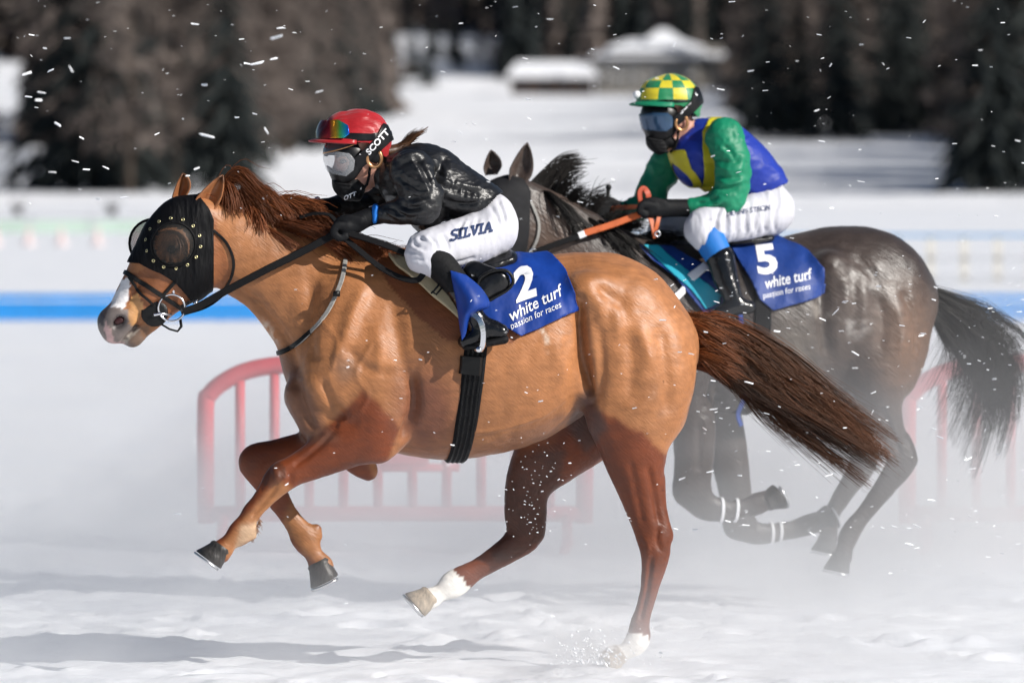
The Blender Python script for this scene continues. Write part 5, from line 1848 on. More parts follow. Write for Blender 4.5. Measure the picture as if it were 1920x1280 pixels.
# near fore folded under
G([(1285, 720, 50, -.16, .08), (1300, 790, 44, -.165, .075), (1302, 850, 39, -.165, .06), (1296, 915, 36, -.16, .046)], k=.03)
G([(1296, 918, 35, -.16, .045), (1322, 948, 27, -.16, .036), (1365, 958, 21, -.16, .028), (1402, 950, 19, -.16, .027), (1420, 944, 22, -.16, .031), (1434, 938, 20, -.16, .033)], k=.014)
# far fore folded under
G([(1335, 740, 50, .15, .08), (1362, 830, 40, .16, .065), (1378, 920, 33, .16, .05), (1386, 980, 30, .16, .043)], k=.03)
G([(1384, 982, 30, .16, .043), (1420, 1000, 21, .16, .03), (1478, 994, 17.5, .16, .026), (1515, 983, 20, .16, .03), (1530, 977, 18, .16, .032)], k=.014)
G([(1560, 738, 24, 0, .05), (1590, 715, 28, 0, .06)], k=.04)
V2, Q2 = H2.mesh(smooth=2)
N2 = normals(V2, Q2)
px2 = F2.px(V2)
side1 = np.clip(np.abs(N2[:, 1]) * 1.6 - .15, 0, 1)
nearm = V2[:, 1] < 0
amp = np.zeros(len(V2))
px1, V1b = px2, V1
for pts, dep, sg in (([(1010, 500), (1060, 560), (1110, 640)], .012, 8), ([(1180, 500), (1172, 580), (1180, 660)], .012, 12), ([(1540, 510), (1545, 600), (1558, 690)], .022, 14),
                     ([(1590, 470), (1625, 500), (1660, 540)], .010, 12), ([(1640, 540), (1656, 600), (1650, 670)], .009, 12), ([(1610, 520), (1620, 570), (1612, 620)], -.009, 12), ([(1670, 560), (1690, 610), (1692, 670)], -.007, 11),
                     ([(1690, 540), (1718, 610), (1716, 670)], .008, 7), ([(1575, 500), (1585, 540), (1582, 600)], -.008, 12), ([(1335, 640), (1340, 720), (1325, 770)], .02, 11), ([(1480, 640), (1510, 700), (1530, 740)], -.006, 10), ([(1655, 770), (1676, 820), (1690, 850)], .007, 5), ([(1310, 780), (1312, 840), (1310, 890)], .006, 6)):
    line(pts, dep, sg)
amp += 0.006 * fbm(V2 * (8, 8, 6), 3, 15)
V2 = V2 + N2 * amp[:, None]
B2 = bvh_of(V2, Q2)
c2 = np.tile((0.032, 0.021, 0.017), (len(V2), 1))
x, y = px2[:, 0], px2[:, 1]
c2 = c2 * (1 + .35 * fbm(V2 * 4, 3, 51))[:, None]
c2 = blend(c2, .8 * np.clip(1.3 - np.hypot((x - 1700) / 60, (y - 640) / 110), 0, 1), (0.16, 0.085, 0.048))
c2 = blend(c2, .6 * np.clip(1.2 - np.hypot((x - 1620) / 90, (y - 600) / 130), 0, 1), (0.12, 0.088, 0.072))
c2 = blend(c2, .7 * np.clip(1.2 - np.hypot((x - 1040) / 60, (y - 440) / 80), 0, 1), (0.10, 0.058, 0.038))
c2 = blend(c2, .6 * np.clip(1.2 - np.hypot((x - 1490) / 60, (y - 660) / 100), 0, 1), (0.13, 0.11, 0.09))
# dried white sweat on the flank and stifle
sw = np.clip(fbm(V2 * 26, 3, 77) * 2.2 + .1, 0, 1)
c2 = blend(c2, .55 * sw * np.clip(1.3 - np.hypot((x - 1604) / 28, (y - 610) / 26), 0, 1), (0.42, 0.40, 0.38))
c2 = blend(c2, .4 * sw * np.clip(1.2 - np.hypot((x - 1535) / 30, (y - 590) / 60), 0, 1), (0.36, 0.33, 0.29))
wb = ((inpoly(px2, [(1352, 925), (1362, 925), (1358, 995), (1345, 990)]) | inpoly(px2, [(1378, 925), (1388, 925), (1380, 990), (1370, 990)])) & (V2[:, 1] < 0))
c2 = np.clip(c2, .004, .9)
horse2 = root("horse", F2, F2.L(1450, 1125, 0) * (1, 1, 0), "dark bay racehorse galloping behind in the snow dust, wearing cloth number five", "horse", "galloping racehorses")
add("body", V2, Q2, "dark_bay", horse2, cols=c2)
for ba, bb, tp, w, dp in (((948, 340), (985, 352), (989, 268), -.055, .03), ((906, 330), (937, 326), (921, 282), .06, .028)):
    vv, ff = ear(F2, ba, bb, tp, w, dp, 1)
    cc = np.tile((0.05, 0.033, 0.026), (len(vv), 1))
    solid(add("ear", vv, ff, "dark_bay", horse2, cols=cc), .006)
hoof(F2, "hoof", horse2, (1436, 938), (1458, 924), 20, 28, -.16, "hoof_horn", toe=(.4, 1))
hoof(F2, "hoof", horse2, (1532, 976), (1556, 962), 19, 27, .16, "hoof_horn", toe=(.3, 1))
hoof(F2, "hoof", horse2, (1580, 1040), (1574, 1072), 19, 27, -.16, "hoof_horn", toe=(-.2, 1))
hoof(F2, "hoof", horse2, (1555, 1008), (1550, 1036), 19, 26, .16, "hoof_horn", toe=(-.2, 1))
hair(F2, "mane", horse2, [(984, 352, 0), (1030, 378, 0), (1090, 415, 0), (1150, 450, 0), (1210, 480, 0)], lambda s: [(6, -16, 0), (16 + 6 * s, -32 + 10 * s, 0), (28 + 12 * s, -42 + 16 * s, .0), (42 + 18 * s, -44 + 24 * s, 0)], 1100, lambda s: (0.012, 0.010, 0.009), seed=31, jitter=10, clump=22, wspread=.03, r0=.0022, clump_amt=.9, fly=.12, wave=4)
hair(F2, "mane", horse2, [(1010, 372, 0), (1080, 412, 0), (1160, 460, 0)], lambda s: [(10, -10, -.05), (26, 4, -.09), (44, 26, -.11), (58, 46, -.12)], 600, lambda s: (0.012, 0.010, 0.009), seed=33, jitter=10, clump=16, wspread=.03, r0=.0026)
def tail2(s):
    return [(48, 40 + 6 * s, 0), (98 - 8 * s, 72 + 10 * s, .02), (138 - 18 * s, 94 + 22 * s, .03), (160 - 40 * s, 124 + 40 * s, .04), (160 - 62 * s, 172 + 56 * s, .04)]
hair(F2, "tail", horse2, [(1716, 522, .0), (1732, 552, .0), (1742, 590, .0)], tail2, 3400, lambda s: (0.014, 0.012, 0.011), n=14, seed=35, jitter=13, clump=44, wspread=.06, r0=.0014, r1=.0005, lenvar=.55, clump_amt=.9, conv=.3, fly=.12, wave=9)
dv, df = Body(F2, .009).add([(1700, 540, 22, 0, .03), (1734, 556, 18, 0, .028), (1764, 590, 9, 0, .018)]).mesh()
add("tail_dock", dv, df, "dark_bay", horse2, cols=np.tile((0.016, 0.013, 0.011), (len(dv), 1)))

# bandages on the front cannons, hood, bridle
mat("tape_white", (0.78, 0.78, 0.80), rough=0.6)
mat("hood_grey", (0.014, 0.014, 0.016), rough=0.7, spec=0.2, noise=0.2, nscale=40)
mat("rein_orange", (0.50, 0.105, 0.025), rough=0.5, noise=0.15, nscale=20)
mat("rein_red", (0.42, 0.06, 0.02), rough=0.5)
mat("cloth_navy", (0.006, 0.036, 0.20), rough=0.55, noise=0.15, nscale=9, bump=0.010, bscale=10, detail=3)
mat("cloth_teal", (0.01, 0.33, 0.45), rough=0.55)
for c_, a_, b_ in (((1352, 957, -.16), (1352, 920), (1348, 990)), ((1380, 955, -.16), (1382, 925), (1376, 985)), ((1446, 998, .16), (1446, 975), (1446, 1018)), ((1462, 996, .16), (1462, 975), (1461, 1016))):
    o_ = F2.L(*c_)
    d_ = F2.L(*b_, c_[2]) - F2.L(*a_, c_[2]); d_ /= np.linalg.norm(d_)
    P, N = [], []
    for k in range(28):
        t = 2 * math.pi * k / 28
        q = math.cos(t) * d_ + math.sin(t) * UW
        loc, nor, i, ds = B2.ray_cast(Vector(o_ + .12 * q), Vector(-q))
        if loc is not None:
            P.append(np.array(loc) + q * .004)
            N.append(q)
    tp = root("leg_tape", F2, o_, None, None)
    tag(tp, "white tape ring round the %s folded foreleg of the dark horse, %s" % ("near" if c_[2] < 0 else "far", {1352: "next to the knee", 1380: "next to the fetlock", 1446: "knee side", 1462: "hoof side"}[c_[0]]), "tape", "leg tapes")
    add("band", *ribbon(P, N, .016, .003, True), "tape_white", tp)
hv, hf, hn = shell(F2, V2, Q2, [(930, 325), (975, 338), (986, 360), (978, 470), (930, 520), (880, 470), (880, 380), (905, 335)], .006)
hood2 = root("blinker_hood", F2, F2.L(930, 420), "grey black hood on the dark horse's head behind the rider in black", "blinker hood")
solid(add("hood_cloth", hv, hf, "hood_grey", hood2), .004, 1)
br2 = root("bridle", F2, F2.L(980, 430), "dark bridle with thin cheek strap on the dark bay horse", "bridle")
add("throat_lash", *strap(F2, B2, [(984, 362), (1000, 390), (1010, 420), (1006, 450), (990, 480)], .014, off=.006), "strap_grey", br2)
add("ring", *torus(F2.L(1000, 476, -.13), .022, .004, UX, UZ), "steel", br2)
r2 = root("reins", F2, F2.L(1100, 440, -.15), "orange rubber grip reins held by the rider in blue and green", "reins")
add("rein", *free_strap(F2, [(1000, 474, -.13), (1030, 462, -.14), (1092, 440, -.15)], .026), "black_web", r2)
add("rein_sleeve", *free_strap(F2, [(1085, 442, -.15), (1098, 437, -.15)], .03), "tape_white", r2)
add("rein_grip", *free_strap(F2, [(1096, 437, -.15), (1150, 420, -.155), (1208, 398, -.16)], .030), "rein_orange", r2)
add("rein_grip", *free_strap(F2, [(1132, 396, .14), (1165, 390, .05), (1195, 388, -.06), (1212, 388, -.14)], .028), "rein_orange", r2)
add("rein_loop", *free_strap(F2, [(1202, 380, -.15), (1200, 362, -.15), (1207, 354, -.15), (1214, 362, -.16), (1217, 378, -.16)], .030), "rein_red", r2)
add("rein_grip", *free_strap(F2, [(1216, 400, -.16), (1222, 416, -.17), (1226, 432, -.18), (1229, 446, -.18)], .026), "rein_orange", r2)
add("rein_grip", *free_strap(F2, [(1236, 402, -.17), (1232, 420, -.18), (1226, 438, -.18)], .022), "rein_orange", r2)
add("rein", *free_strap(F2, [(1060, 462, .08), (1095, 420, .11), (1128, 396, .14)], .022), "black_web", r2)
add("buckle", *torus(F2.L(1233, 438, -.19), .012, .004, UX, UZ, 14, 6), "steel", r2)
# saddle cloth five
cp = [(1352, 452), (1400, 444), (1454, 447), (1494, 476), (1514, 510), (1524, 545), (1468, 564), (1410, 580), (1385, 560), (1365, 500)]
cv, cf, cn = shell(F2, V2, Q2, cp, .018)
cv = cv + cn * np.maximum(.010 * fbm(cv * (10, 6, 5), 2, 85) + .005 * np.sin(cv[:, 0] * 30 + 4 * fbm(cv * 3, 2, 5)), -.012)[:, None]
cloth2 = root("saddle_cloth", F2, F2.L(1440, 520), "navy blue saddle cloth with white number five on the dark horse", "saddle cloth")
solid(add("cloth", cv, cf, "cloth_navy", cloth2), .004, 1)
BC2 = bvh_of(cv, cf)
text_on(F2, BC2, "number", "5", (1420, 514), (84, -10), (-13, -72), "white_print", cloth2, bold=.035, off=.006, cuts=2)
text_on(F2, BC2, "lettering", "white turf", (1434, 542), (21.5, -4.6), (-1, -29), "white_print", cloth2, bold=.012, off=.005)
text_on(F2, BC2, "lettering", "passion for races", (1430, 560), (13.0, -2.6), (-1, -16), "white_print", cloth2, off=.005)
fr, ffr, fn = shell(F2, V2, Q2, [(1185, 462), (1250, 466), (1300, 500), (1335, 560), (1325, 600), (1290, 590), (1240, 520), (1200, 485)], .016)
solid(add("front_cloth", fr, ffr, "cloth_navy", cloth2), .004, 1)
te, ft, nt_ = shell(F2, V2, Q2, [(1192, 464), (1222, 464), (1262, 508), (1300, 535), (1328, 562), (1290, 578), (1268, 545), (1240, 520)], .022)
solid(add("teal_stripe", te, ft, "cloth_teal", cloth2), .003, 1)
wq, fq, nq = shell(F2, V2, Q2, [(1264, 520), (1298, 498), (1306, 508), (1274, 530)], .028, keep=lambda c: c.y < 0)
solid(add("white_tab", wq, fq, "white_print", cloth2), .003, 1)
wq, fq, nq = shell(F2, V2, Q2, [(1228, 556), (1252, 538), (1260, 546), (1240, 564)], .022, keep=lambda c: c.y < 0)
solid(add("white_tab", wq, fq, "white_print", cloth2), .003, 1)
g2_ = root("girth", F2, F2.L(1385, 770, 0), "girth with hanging blue strap under the dark horse", "girth")
P, N = ring_path(F2, B2, (1390, 620), (1392, 560), (1384, 770), 80, R=.44, off=.004)
add("strap", *ribbon(P, N, .08, .006, True), "black_web", g2_)
add("strap_end", *free_strap(F2, [(1388, 590, -.33), (1392, 630, -.33), (1394, 680, -.32), (1396, 740, -.30), (1384, 775, -.28), (1390, 798, -.27)], .024), "cloth_navy", g2_)
sd2 = root("saddle", F2, F2.L(1380, 460, 0), "small dark saddle under the rider in blue and green silks", "saddle")
sv, sf = Body(F2, .010).add([(1310, 456, 16, 0, .10), (1380, 452, 14, 0, .15), (1430, 446, 12, 0, .14)], k=.03).mesh()
add("seat", sv, sf, "saddle_black", sd2)
# ================================================================== rider in blue, green and yellow
mat("silk_blue", (0.014, 0.036, 0.30), rough=0.5, spec=0.3, noise=0.12, nscale=10, bump=0.003, bscale=22, detail=3)
mat("silk_green", (0.004, 0.20, 0.10), rough=0.5, spec=0.4, noise=0.12, nscale=10, bump=0.004, bscale=16, bstretch=(1, 1, 1.8), detail=3)
mat("silk_yellow", (0.58, 0.50, 0.025), rough=0.5, spec=0.4, noise=0.08, nscale=10, bump=0.003, bscale=18)
mat("sock_blue", (0.008, 0.15, 0.50), rough=0.6)
mat("blue_lens", (0.03, 0.07, 0.14), rough=0.1, spec=0.8, metal=.3)
rider2 = root("person", F2, F2.L(1400, 455, 0), "jockey in blue and yellow vest with green sleeves and checked cap on the dark horse", "person", "race riders")
B = Body(F2, .010)
B.add([(1440, 390, 36, 0, .14), (1415, 345, 36, 0, .12), (1355, 290, 44, 0, .14), (1312, 258, 30, 0, .10)], k=.04)
B.add([(1315, 255, 26, 0, .06), (1290, 248, 25, 0, .05), (1272, 232, 28, 0, .055), (1258, 208, 38, 0, .07), (1252, 192, 42, 0, .072)], k=.025)
B.add([(1258, 225, 33, -.005, .066), (1240, 245, 27, -.01, .056), (1238, 268, 18, -.01, .042), (1262, 268, 14, -.01, .045)], k=.02)
B.add([(1276, 230, 12, -.072, .012)], k=.008)
B.add([(1360, 262, 25, -.15, .05), (1370, 330, 21, -.20, .04), (1362, 374, 20, -.20, .04), (1320, 388, 15, -.17, .032), (1280, 390, 11, -.14, .025)], k=.03)
B.add([(1270, 292, 22, .14, .045), (1230, 345, 18, .19, .035), (1210, 385, 15, .185, .03), (1165, 392, 12, .15, .025)], k=.03)
B.add([(1440, 398, 34, -.09, .075), (1385, 412, 32, -.16, .065), (1325, 428, 27, -.21, .05), (1345, 480, 19, -.25, .04), (1372, 555, 14, -.30, .032)], k=.03)
B.add([(1420, 402, 34, .09, .075), (1320, 420, 32, .16, .065), (1245, 436, 26, .21, .05), (1270, 500, 18, .25, .04)], k=.03)
vb, qb = B.mesh()
add("body", vb, qb, "skin", rider2)
J = Body(F2, .0068)
J.add([(1446, 352, 30, 0, .145), (1420, 334, 46, 0, .155), (1380, 306, 57, 0, .17), (1344, 280, 58, 0, .155), (1312, 258, 36, 0, .09)], k=.03)
J.add([(1345, 318, 46, 0, .13), (1400, 348, 34, 0, .14)], k=.03)
J.add([(1298, 288, 42, -.01, .12), (1302, 312, 38, -.01, .12)], k=.03)
vj, qj = J.mesh()
vj = folds(vj, qj, .005, (9, 8, 16), 201)
pj = F2.px(vj)
kj = inpoly(pj, [(1200, 180), (1420, 180), (1490, 320), (1476, 345), (1450, 356), (1440, 380), (1392, 378), (1316, 366), (1200, 340)])
add("vest", vj, qj[kj[qj].all(1)], "silk_blue", rider2)
yv, yf, yn = shell(F2, vj, qj, [(1319, 227), (1347, 212), (1382, 231), (1350, 234), (1328, 247), (1319, 277), (1327, 306), (1336, 334), (1334, 352), (1316, 364), (1305, 339), (1302, 317), (1299, 277), (1305, 247)], .004, keep=lambda c: c.y < .02)
solid(add("stripe", yv, yf, "silk_yellow", rider2), .002, 1)
yv, yf, yn = shell(F2, vj, qj, [(1246, 284), (1271, 281), (1282, 317), (1314, 356), (1294, 349), (1271, 320), (1256, 300)], .004, keep=lambda c: c.y < .12)
if len(yv):
    solid(add("stripe", yv, yf, "silk_yellow", rider2), .002, 1)
S_ = Body(F2, .0062)
S_.add([(1358, 258, 37, -.165, .068), (1374, 300, 35, -.205, .064), (1373, 345, 34, -.21, .06), (1364, 372, 31, -.208, .056)], k=.02)
S_.add([(1364, 374, 30, -.208, .055), (1325, 388, 23, -.175, .045), (1290, 390, 16, -.148, .036)], k=.018)
S_.add([(1262, 292, 34, .16, .066), (1232, 340, 31, .20, .06), (1212, 382, 28, .195, .054), (1180, 394, 20, .16, .04), (1158, 393, 14, .145, .03)], k=.02)
vs_, qs_ = S_.mesh()
vs_ = folds(vs_, qs_, .006, (14, 8, 14), 211)
vs_ = crease(vs_, qs_, F2, R_(-.009, 4, [(1338, 296), (1364, 304), (1394, 302)], [(1340, 324), (1366, 334), (1396, 330)], [(1342, 350), (1368, 354), (1394, 346)], [(1302, 382), (1326, 378), (1350, 366)], [(1310, 398), (1336, 392), (1364, 384)], [(1354, 270), (1370, 285), (1380, 300)])
             + R_(.007, 4, [(1340, 310), (1366, 319), (1396, 316)], [(1342, 338), (1368, 345), (1396, 338)], [(1306, 390), (1332, 386), (1358, 376)]))
for m_ in (vs_[qs_].mean(1)[:, 1] < 0, vs_[qs_].mean(1)[:, 1] >= 0):
    add("sleeve", vs_, qs_[m_], "silk_green", rider2)
T = Body(F2, .0075)
T.add([(1436, 372, 38, 0, .15), (1440, 392, 46, 0, .16), (1425, 402, 44, 0, .15)], k=.03)
T.add([(1442, 396, 44, -.085, .095), (1395, 408, 41, -.14, .088), (1340, 420, 37, -.20, .075), (1316, 428, 34, -.22, .068), (1322, 444, 29, -.228, .06)], k=.03)
T.add([(1425, 402, 42, .085, .095), (1330, 414, 39, .15, .085), (1262, 428, 34, .20, .07), (1244, 438, 31, .215, .064), (1252, 462, 27, .225, .06)], k=.03)
vt, qt = T.mesh()
vt = folds(vt, qt, .0045, (22, 6, 7), 231)
vt = crease(vt, qt, F2, R_(-.009, 3.6, *[[(1352 + i * 17, 384 + i * .5), (1344 + i * 18, 408), (1338 + i * 19.5, 438)] for i in range(7)]) + R_(.006, 3.6, *[[(1361 + i * 17, 384), (1353 + i * 18, 408), (1348 + i * 19.5, 438)] for i in range(6)]))
add("breeches", vt, qt, "breeches_white", rider2)
text_on(F2, bvh_of(vt, qt), "lettering", "DENNIS STRON", (1362, 406), (11.6, -1.8), (0, -14), "thread_navy", rider2, off=.003)
for sd, dx, dy in ((-1, 0, 0), (1, -72, 34)):
    v_, q_ = Body(F2, .007).add([(1330 + dx, 448 + dy, 30, sd * .232, .062), (1344 + dx, 474 + dy, 27, sd * .25, .056), (1352 + dx, 492 + dy, 25, sd * .262, .053)], k=.02).mesh()
    add("sock", v_, q_, "sock_blue", rider2)
    v_, q_ = Body(F2, .007).add([(1350 + dx, 484 + dy, 28, sd * .258, .058), (1360 + dx, 520 + dy, 24, sd * .28, .05), (1374 + dx, 556 + dy, 18, sd * .305, .042)], k=.02).add([(1404 + dx, 576 + dy, 13, sd * .318, .034), (1380 + dx, 574 + dy, 16, sd * .315, .038), (1348 + dx, 586 + dy, 12, sd * .305, .036)], k=.02).mesh()
    add("boot", v_, q_, "boot_black", rider2)
glove(F2, "glove", rider2, [(1290, 390, 17, -.148, .037), (1262, 390, 17, -.15, .036), (1235, 391, 18, -.158, .036), (1218, 392, 17, -.16, .036)],
      [[(1226, 386 + i * 3, 7.5, -.19 + i * .019, .0095), (1206, 384 + i * 3, 7.5, -.192 + i * .019, .0092), (1200, 394 + i * 2, 7, -.19 + i * .019, .009), (1210, 402 + i, 6.5, -.188 + i * .019, .0088)] for i in range(4)],
      [(1244, 382, 8.5, -.182, .010), (1226, 377, 8, -.176, .010), (1210, 379, 7.5, -.17, .0095)])
glove(F2, "glove", rider2, [(1168, 393, 15, .15, .035), (1150, 394, 17, .145, .035), (1138, 395, 18, .14, .036)],
      [[(1140, 382 + i * 8, 7.5, .115, .012), (1124, 382 + i * 8, 7.5, .11, .011), (1120, 386 + i * 8, 7, .13, .011), (1128, 388 + i * 8, 6.5, .155, .010)] for i in range(4)],
      [(1156, 383, 8.5, .115, .010), (1142, 376, 8, .115, .010), (1130, 376, 7.5, .12, .0095)])
wh = root("whip", F2, F2.L(1138, 395, .13), "black whip held upright in the far hand of the rider in green sleeves", "whip")
add("shaft", *tube([F2.L(1141, 352, .13), F2.L(1138, 385, .13), F2.L(1134, 450, .14), F2.L(1130, 500, .15)], [.010, .009, .007, .005], 8), "plastic_black", wh)
add("cap", *Body(F2, .004).add([(1141, 351, 6, .13, .013)]).mesh(), "plastic_black", wh)
# cap in yellow and green checks
def checks():
    m = bpy.data.materials.new("silk_checks")
    m.use_nodes = True
    nt = m.node_tree
    b = nt.nodes["Principled BSDF"]
    b.inputs["Roughness"].default_value = .45
    b.inputs["Sheen Weight"].default_value = .2
    a = nt.nodes.new("ShaderNodeAttribute"); a.attribute_name = "col"
    nt.links.new(a.outputs["Color"], b.inputs["Base Color"])
    MATS["silk_checks"] = m
checks()
hb2 = Body(F2, .0048)
hb2.add([(1242, 192, 49, 0, .100), (1264, 190, 50, 0, .102), (1276, 204, 38, 0, .094)], k=.02)
vh, qh = hb2.mesh()
vh = vh + normals(vh, qh) * (.003 * np.sin(vh[:, 2] * 90 + 8 * fbm(vh * 9, 2, 3)) * np.clip(fbm(vh * 11, 2, 5) + .4, 0, 1))[:, None]
hp = [(1150, 110), (1330, 110), (1330, 216), (1300, 220), (1282, 206), (1262, 198), (1200, 194), (1150, 194)]
sv_, sf_, sn_ = shell(F2, vh, qh, hp, .001)
# eight gores, three rings of squares: cut the silk along them, colour by square
ctr = F2.L(1253, 192, 0)
def cut_checks(V, F):
    bm = bmesh.new()
    vv = [bm.verts.new(q) for q in V]
    for f in F:
        try:
            bm.faces.new([vv[i] for i in f])
        except ValueError:
            pass
    for k in range(5):
        a = math.pi * (k + .35) / 5
        bmesh.ops.bisect_plane(bm, geom=bm.verts[:] + bm.edges[:] + bm.faces[:], plane_co=ctr, plane_no=(math.sin(a), -math.cos(a), 0), dist=1e-5)
    for z in (.012, .064, .098):
        bmesh.ops.bisect_plane(bm, geom=bm.verts[:] + bm.edges[:] + bm.faces[:], plane_co=ctr + UZ * z, plane_no=(0, 0, 1), dist=1e-5)
    groups = {0: ([], []), 1: ([], [])}
    for f in bm.faces:
        c = np.array(f.calc_center_median()) - ctr
        sec = int(math.floor((math.atan2(c[1], c[0]) / math.pi * 5 - .35) % 10))
        ring = int(np.searchsorted((.012, .064, .098), c[2]))
        g = 1 if ring == 0 else (sec + ring) % 2
        vs2, fs2 = groups[g]
        n = len(vs2)
        vs2 += [v.co.copy() for v in f.verts]
        fs2.append(list(range(n, n + len(f.verts))))
    bm.free()
    return groups
gr = cut_checks(sv_, sf_)
allV, allF, allC = [], [], []
for g, colr in ((0, (0.60, 0.50, 0.02)), (1, (0.005, 0.19, 0.07))):
    n = len(allV)
    allV += [tuple(v) for v in gr[g][0]]
    allF += [[i + n for i in f] for f in gr[g][1]]
    allC += [colr] * len(gr[g][0])
helmet2 = add("helmet", np.array(allV), allF, "silk_checks", rider2, cols=np.array(allC))
v_, q_ = Body(F2, .006).add([(1244, 190, 45, 0, .094), (1264, 188, 46, 0, .096)], k=.02).mesh()
add("helmet_shell", *shell(F2, v_, q_, hp, 0)[:2], "plastic_black", helmet2)
b_ = brim(F2, (1254, 193), 0, .136, .104, .052, "silk_green", helmet2, yaw=math.radians(4), droop=.012, z=.004)
tb, tf2 = torus(F2.L(1254, 190, 0), 1, .006, UX * .134, UW * .108, 40, 6)
add("hat_band", tb, tf2, "plastic_black", helmet2)
bt_, btf = Body(F2, .004).add([(1194, 178, 8, -.01, .02)]).mesh()
add("bow", bt_, btf, "white_print", helmet2)
rc = F2.L(1278, 230, -.094)
add("ear_ring", *tube([rc + .031 * (math.cos(t) * UX * .9 + math.sin(t) * UZ * 1.1) for t in np.linspace(-3.6, .9, 22)], .0075, 8), "copper", helmet2)
add("chin_strap", *tube([F2.L(*q) for q in ((1272, 246, -.085), (1270, 262, -.078), (1266, 276, -.07), (1256, 286, -.06))], .006, 6), "black_web", helmet2)
fb = Body(F2, .0052)
fb.add([(1240, 218, 38, -.005, .080), (1242, 236, 35, -.008, .076), (1240, 248, 26, -.008, .066)], k=.02)
vf, qf = fb.mesh()
g3 = root("goggles", F2, F2.L(1232, 230, 0), "blue tinted snow goggles on the rider in the checked cap", "goggles")
fv_, ff_, fn_ = shell(F2, vf, qf, [(1185, 196), (1252, 194), (1264, 216), (1262, 240), (1250, 256), (1230, 262), (1195, 250), (1185, 220)], .002)
solid(add("frame", fv_, ff_, "plastic_black", g3), .006, 0)
fv_, ff_, fn_ = shell(F2, vf, qf, [(1185, 220), (1216, 212), (1240, 213), (1250, 222), (1248, 238), (1238, 246), (1215, 244), (1190, 238)], .008)
solid(add("lens", fv_, ff_, "blue_lens", g3), .003, 1)
sb = Body(F2, .005).add([(1242, 192, 50, 0, .103), (1264, 190, 51, 0, .105), (1276, 204, 40, 0, .097)], k=.02).add([(1256, 222, 36, -.005, .082)], k=.02)
vsb, qsb = sb.mesh()
lv, lf, ln = shell(F2, vsb, qsb, [(1250, 220), (1262, 208), (1282, 190), (1292, 164), (1302, 166), (1312, 192), (1304, 196), (1286, 212), (1272, 224), (1256, 238)], .005)
solid(add("strap", lv, lf, "plastic_black", g3), .003, 1)
text_on(F2, bvh_of(lv, lf), "lettering", "SCOTT", (1277, 214), (10, -12.0), (-10, -9.5), "white_print", g3, bold=.03, off=.005)
mb = Body(F2, .0052)
mb.add([(1222, 256, 11, -.008, .042), (1226, 268, 14, -.008, .045), (1237, 279, 12, -.008, .044)], k=.015)
mb.add([(1246, 264, 17, -.01, .058), (1256, 268, 12, -.012, .060)], k=.02)
for i in range(4):
    mb.add([(1214 + i * 4, 260 + i * 6, 2.8, -.042, .012), (1226 + i * 4, 262 + i * 7, 3.0, -.052, .012), (1240 + i * 4, 264 + i * 7, 2.8, -.060, .010)], k=.006)
vm, qm = mb.mesh()
add("face_mask", vm, qm, "boot_matte", rider2)
# ================================================================== snow in the air
def chips(n, seed, fx, fy, D0, D1, smin, smax, aspect=(1.5, 4.0)):
    rg = np.random.default_rng(seed)
    V, F = [], []
    for i in range(n):
        D = rg.uniform(D0, D1)
        px, py = fx(rg), fy(rg)
        c = np.array(((px - 960) / FPX * D, D - 22.6, 2.0 - (py - 303) / FPX * D))
        if c[2] < .02:
            continue
        t = smin * (smax / smin) ** (rg.random() ** 2.0)
        L = t * rg.uniform(*aspect)
        ang = rg.normal(.06, .22) if rg.random() < .88 else rg.uniform(-1.2, 1.2)
        yaw = rg.normal(0, .5)
        a = np.array((math.cos(ang) * math.cos(yaw), math.sin(yaw), -math.sin(ang)))
        a /= np.linalg.norm(a)
        b = np.cross(a, (0, 1, 0)); b /= np.linalg.norm(b)
        d = np.cross(a, b)
        m = len(V)
        q = lambda: 1 + rg.normal(0, .22)
        for s_ in (-1, 1):
            for (u, v_) in ((1, 0), (0, 1), (-1, 0), (0, -1)):
                V.append(c + a * s_ * L * .5 * q() + (b * u * t * .5 + d * v_ * t * .35) * q())
        V += [c - a * L * .62, c + a * L * .62]
        for k in range(4):
            l = (k + 1) % 4
            F += [[m + k, m + l, m + 4 + l, m + 4 + k], [m + l, m + k, m + 8], [m + 4 + k, m + 4 + l, m + 9]]
    return V, F
U = lambda a, b: (lambda rg: rg.uniform(a, b))
parts = [chips(300, 1, U(-60, 1980), U(-20, 420), 19.5, 25.5, .0013, .0048, (3, 6)),
         chips(90, 2, U(300, 1980), U(420, 1000), 19.8, 24.0, .0016, .006, (2.5, 5)),
         chips(300, 3, U(1220, 1980), U(480, 1080), 21.5, 25.6, .0016, .0065, (3, 6)),
         chips(90, 4, lambda r: r.normal(1000, 35), lambda r: r.normal(930, 55), 22.0, 22.5, .0016, .005, (1, 2.6)),
         chips(26, 5, U(-40, 560), U(40, 390), 19.0, 22.0, .005, .011, (3, 5)),
         chips(70, 6, U(560, 1300), U(560, 1240), 21.6, 22.2, .0016, .0055, (1.4, 4))]
v, f = join(parts)
tag(add("flying_snow", v, f, "snow_white", smooth=False), "loose snow chips flying through the air round both horses", "snow", kind="stuff")
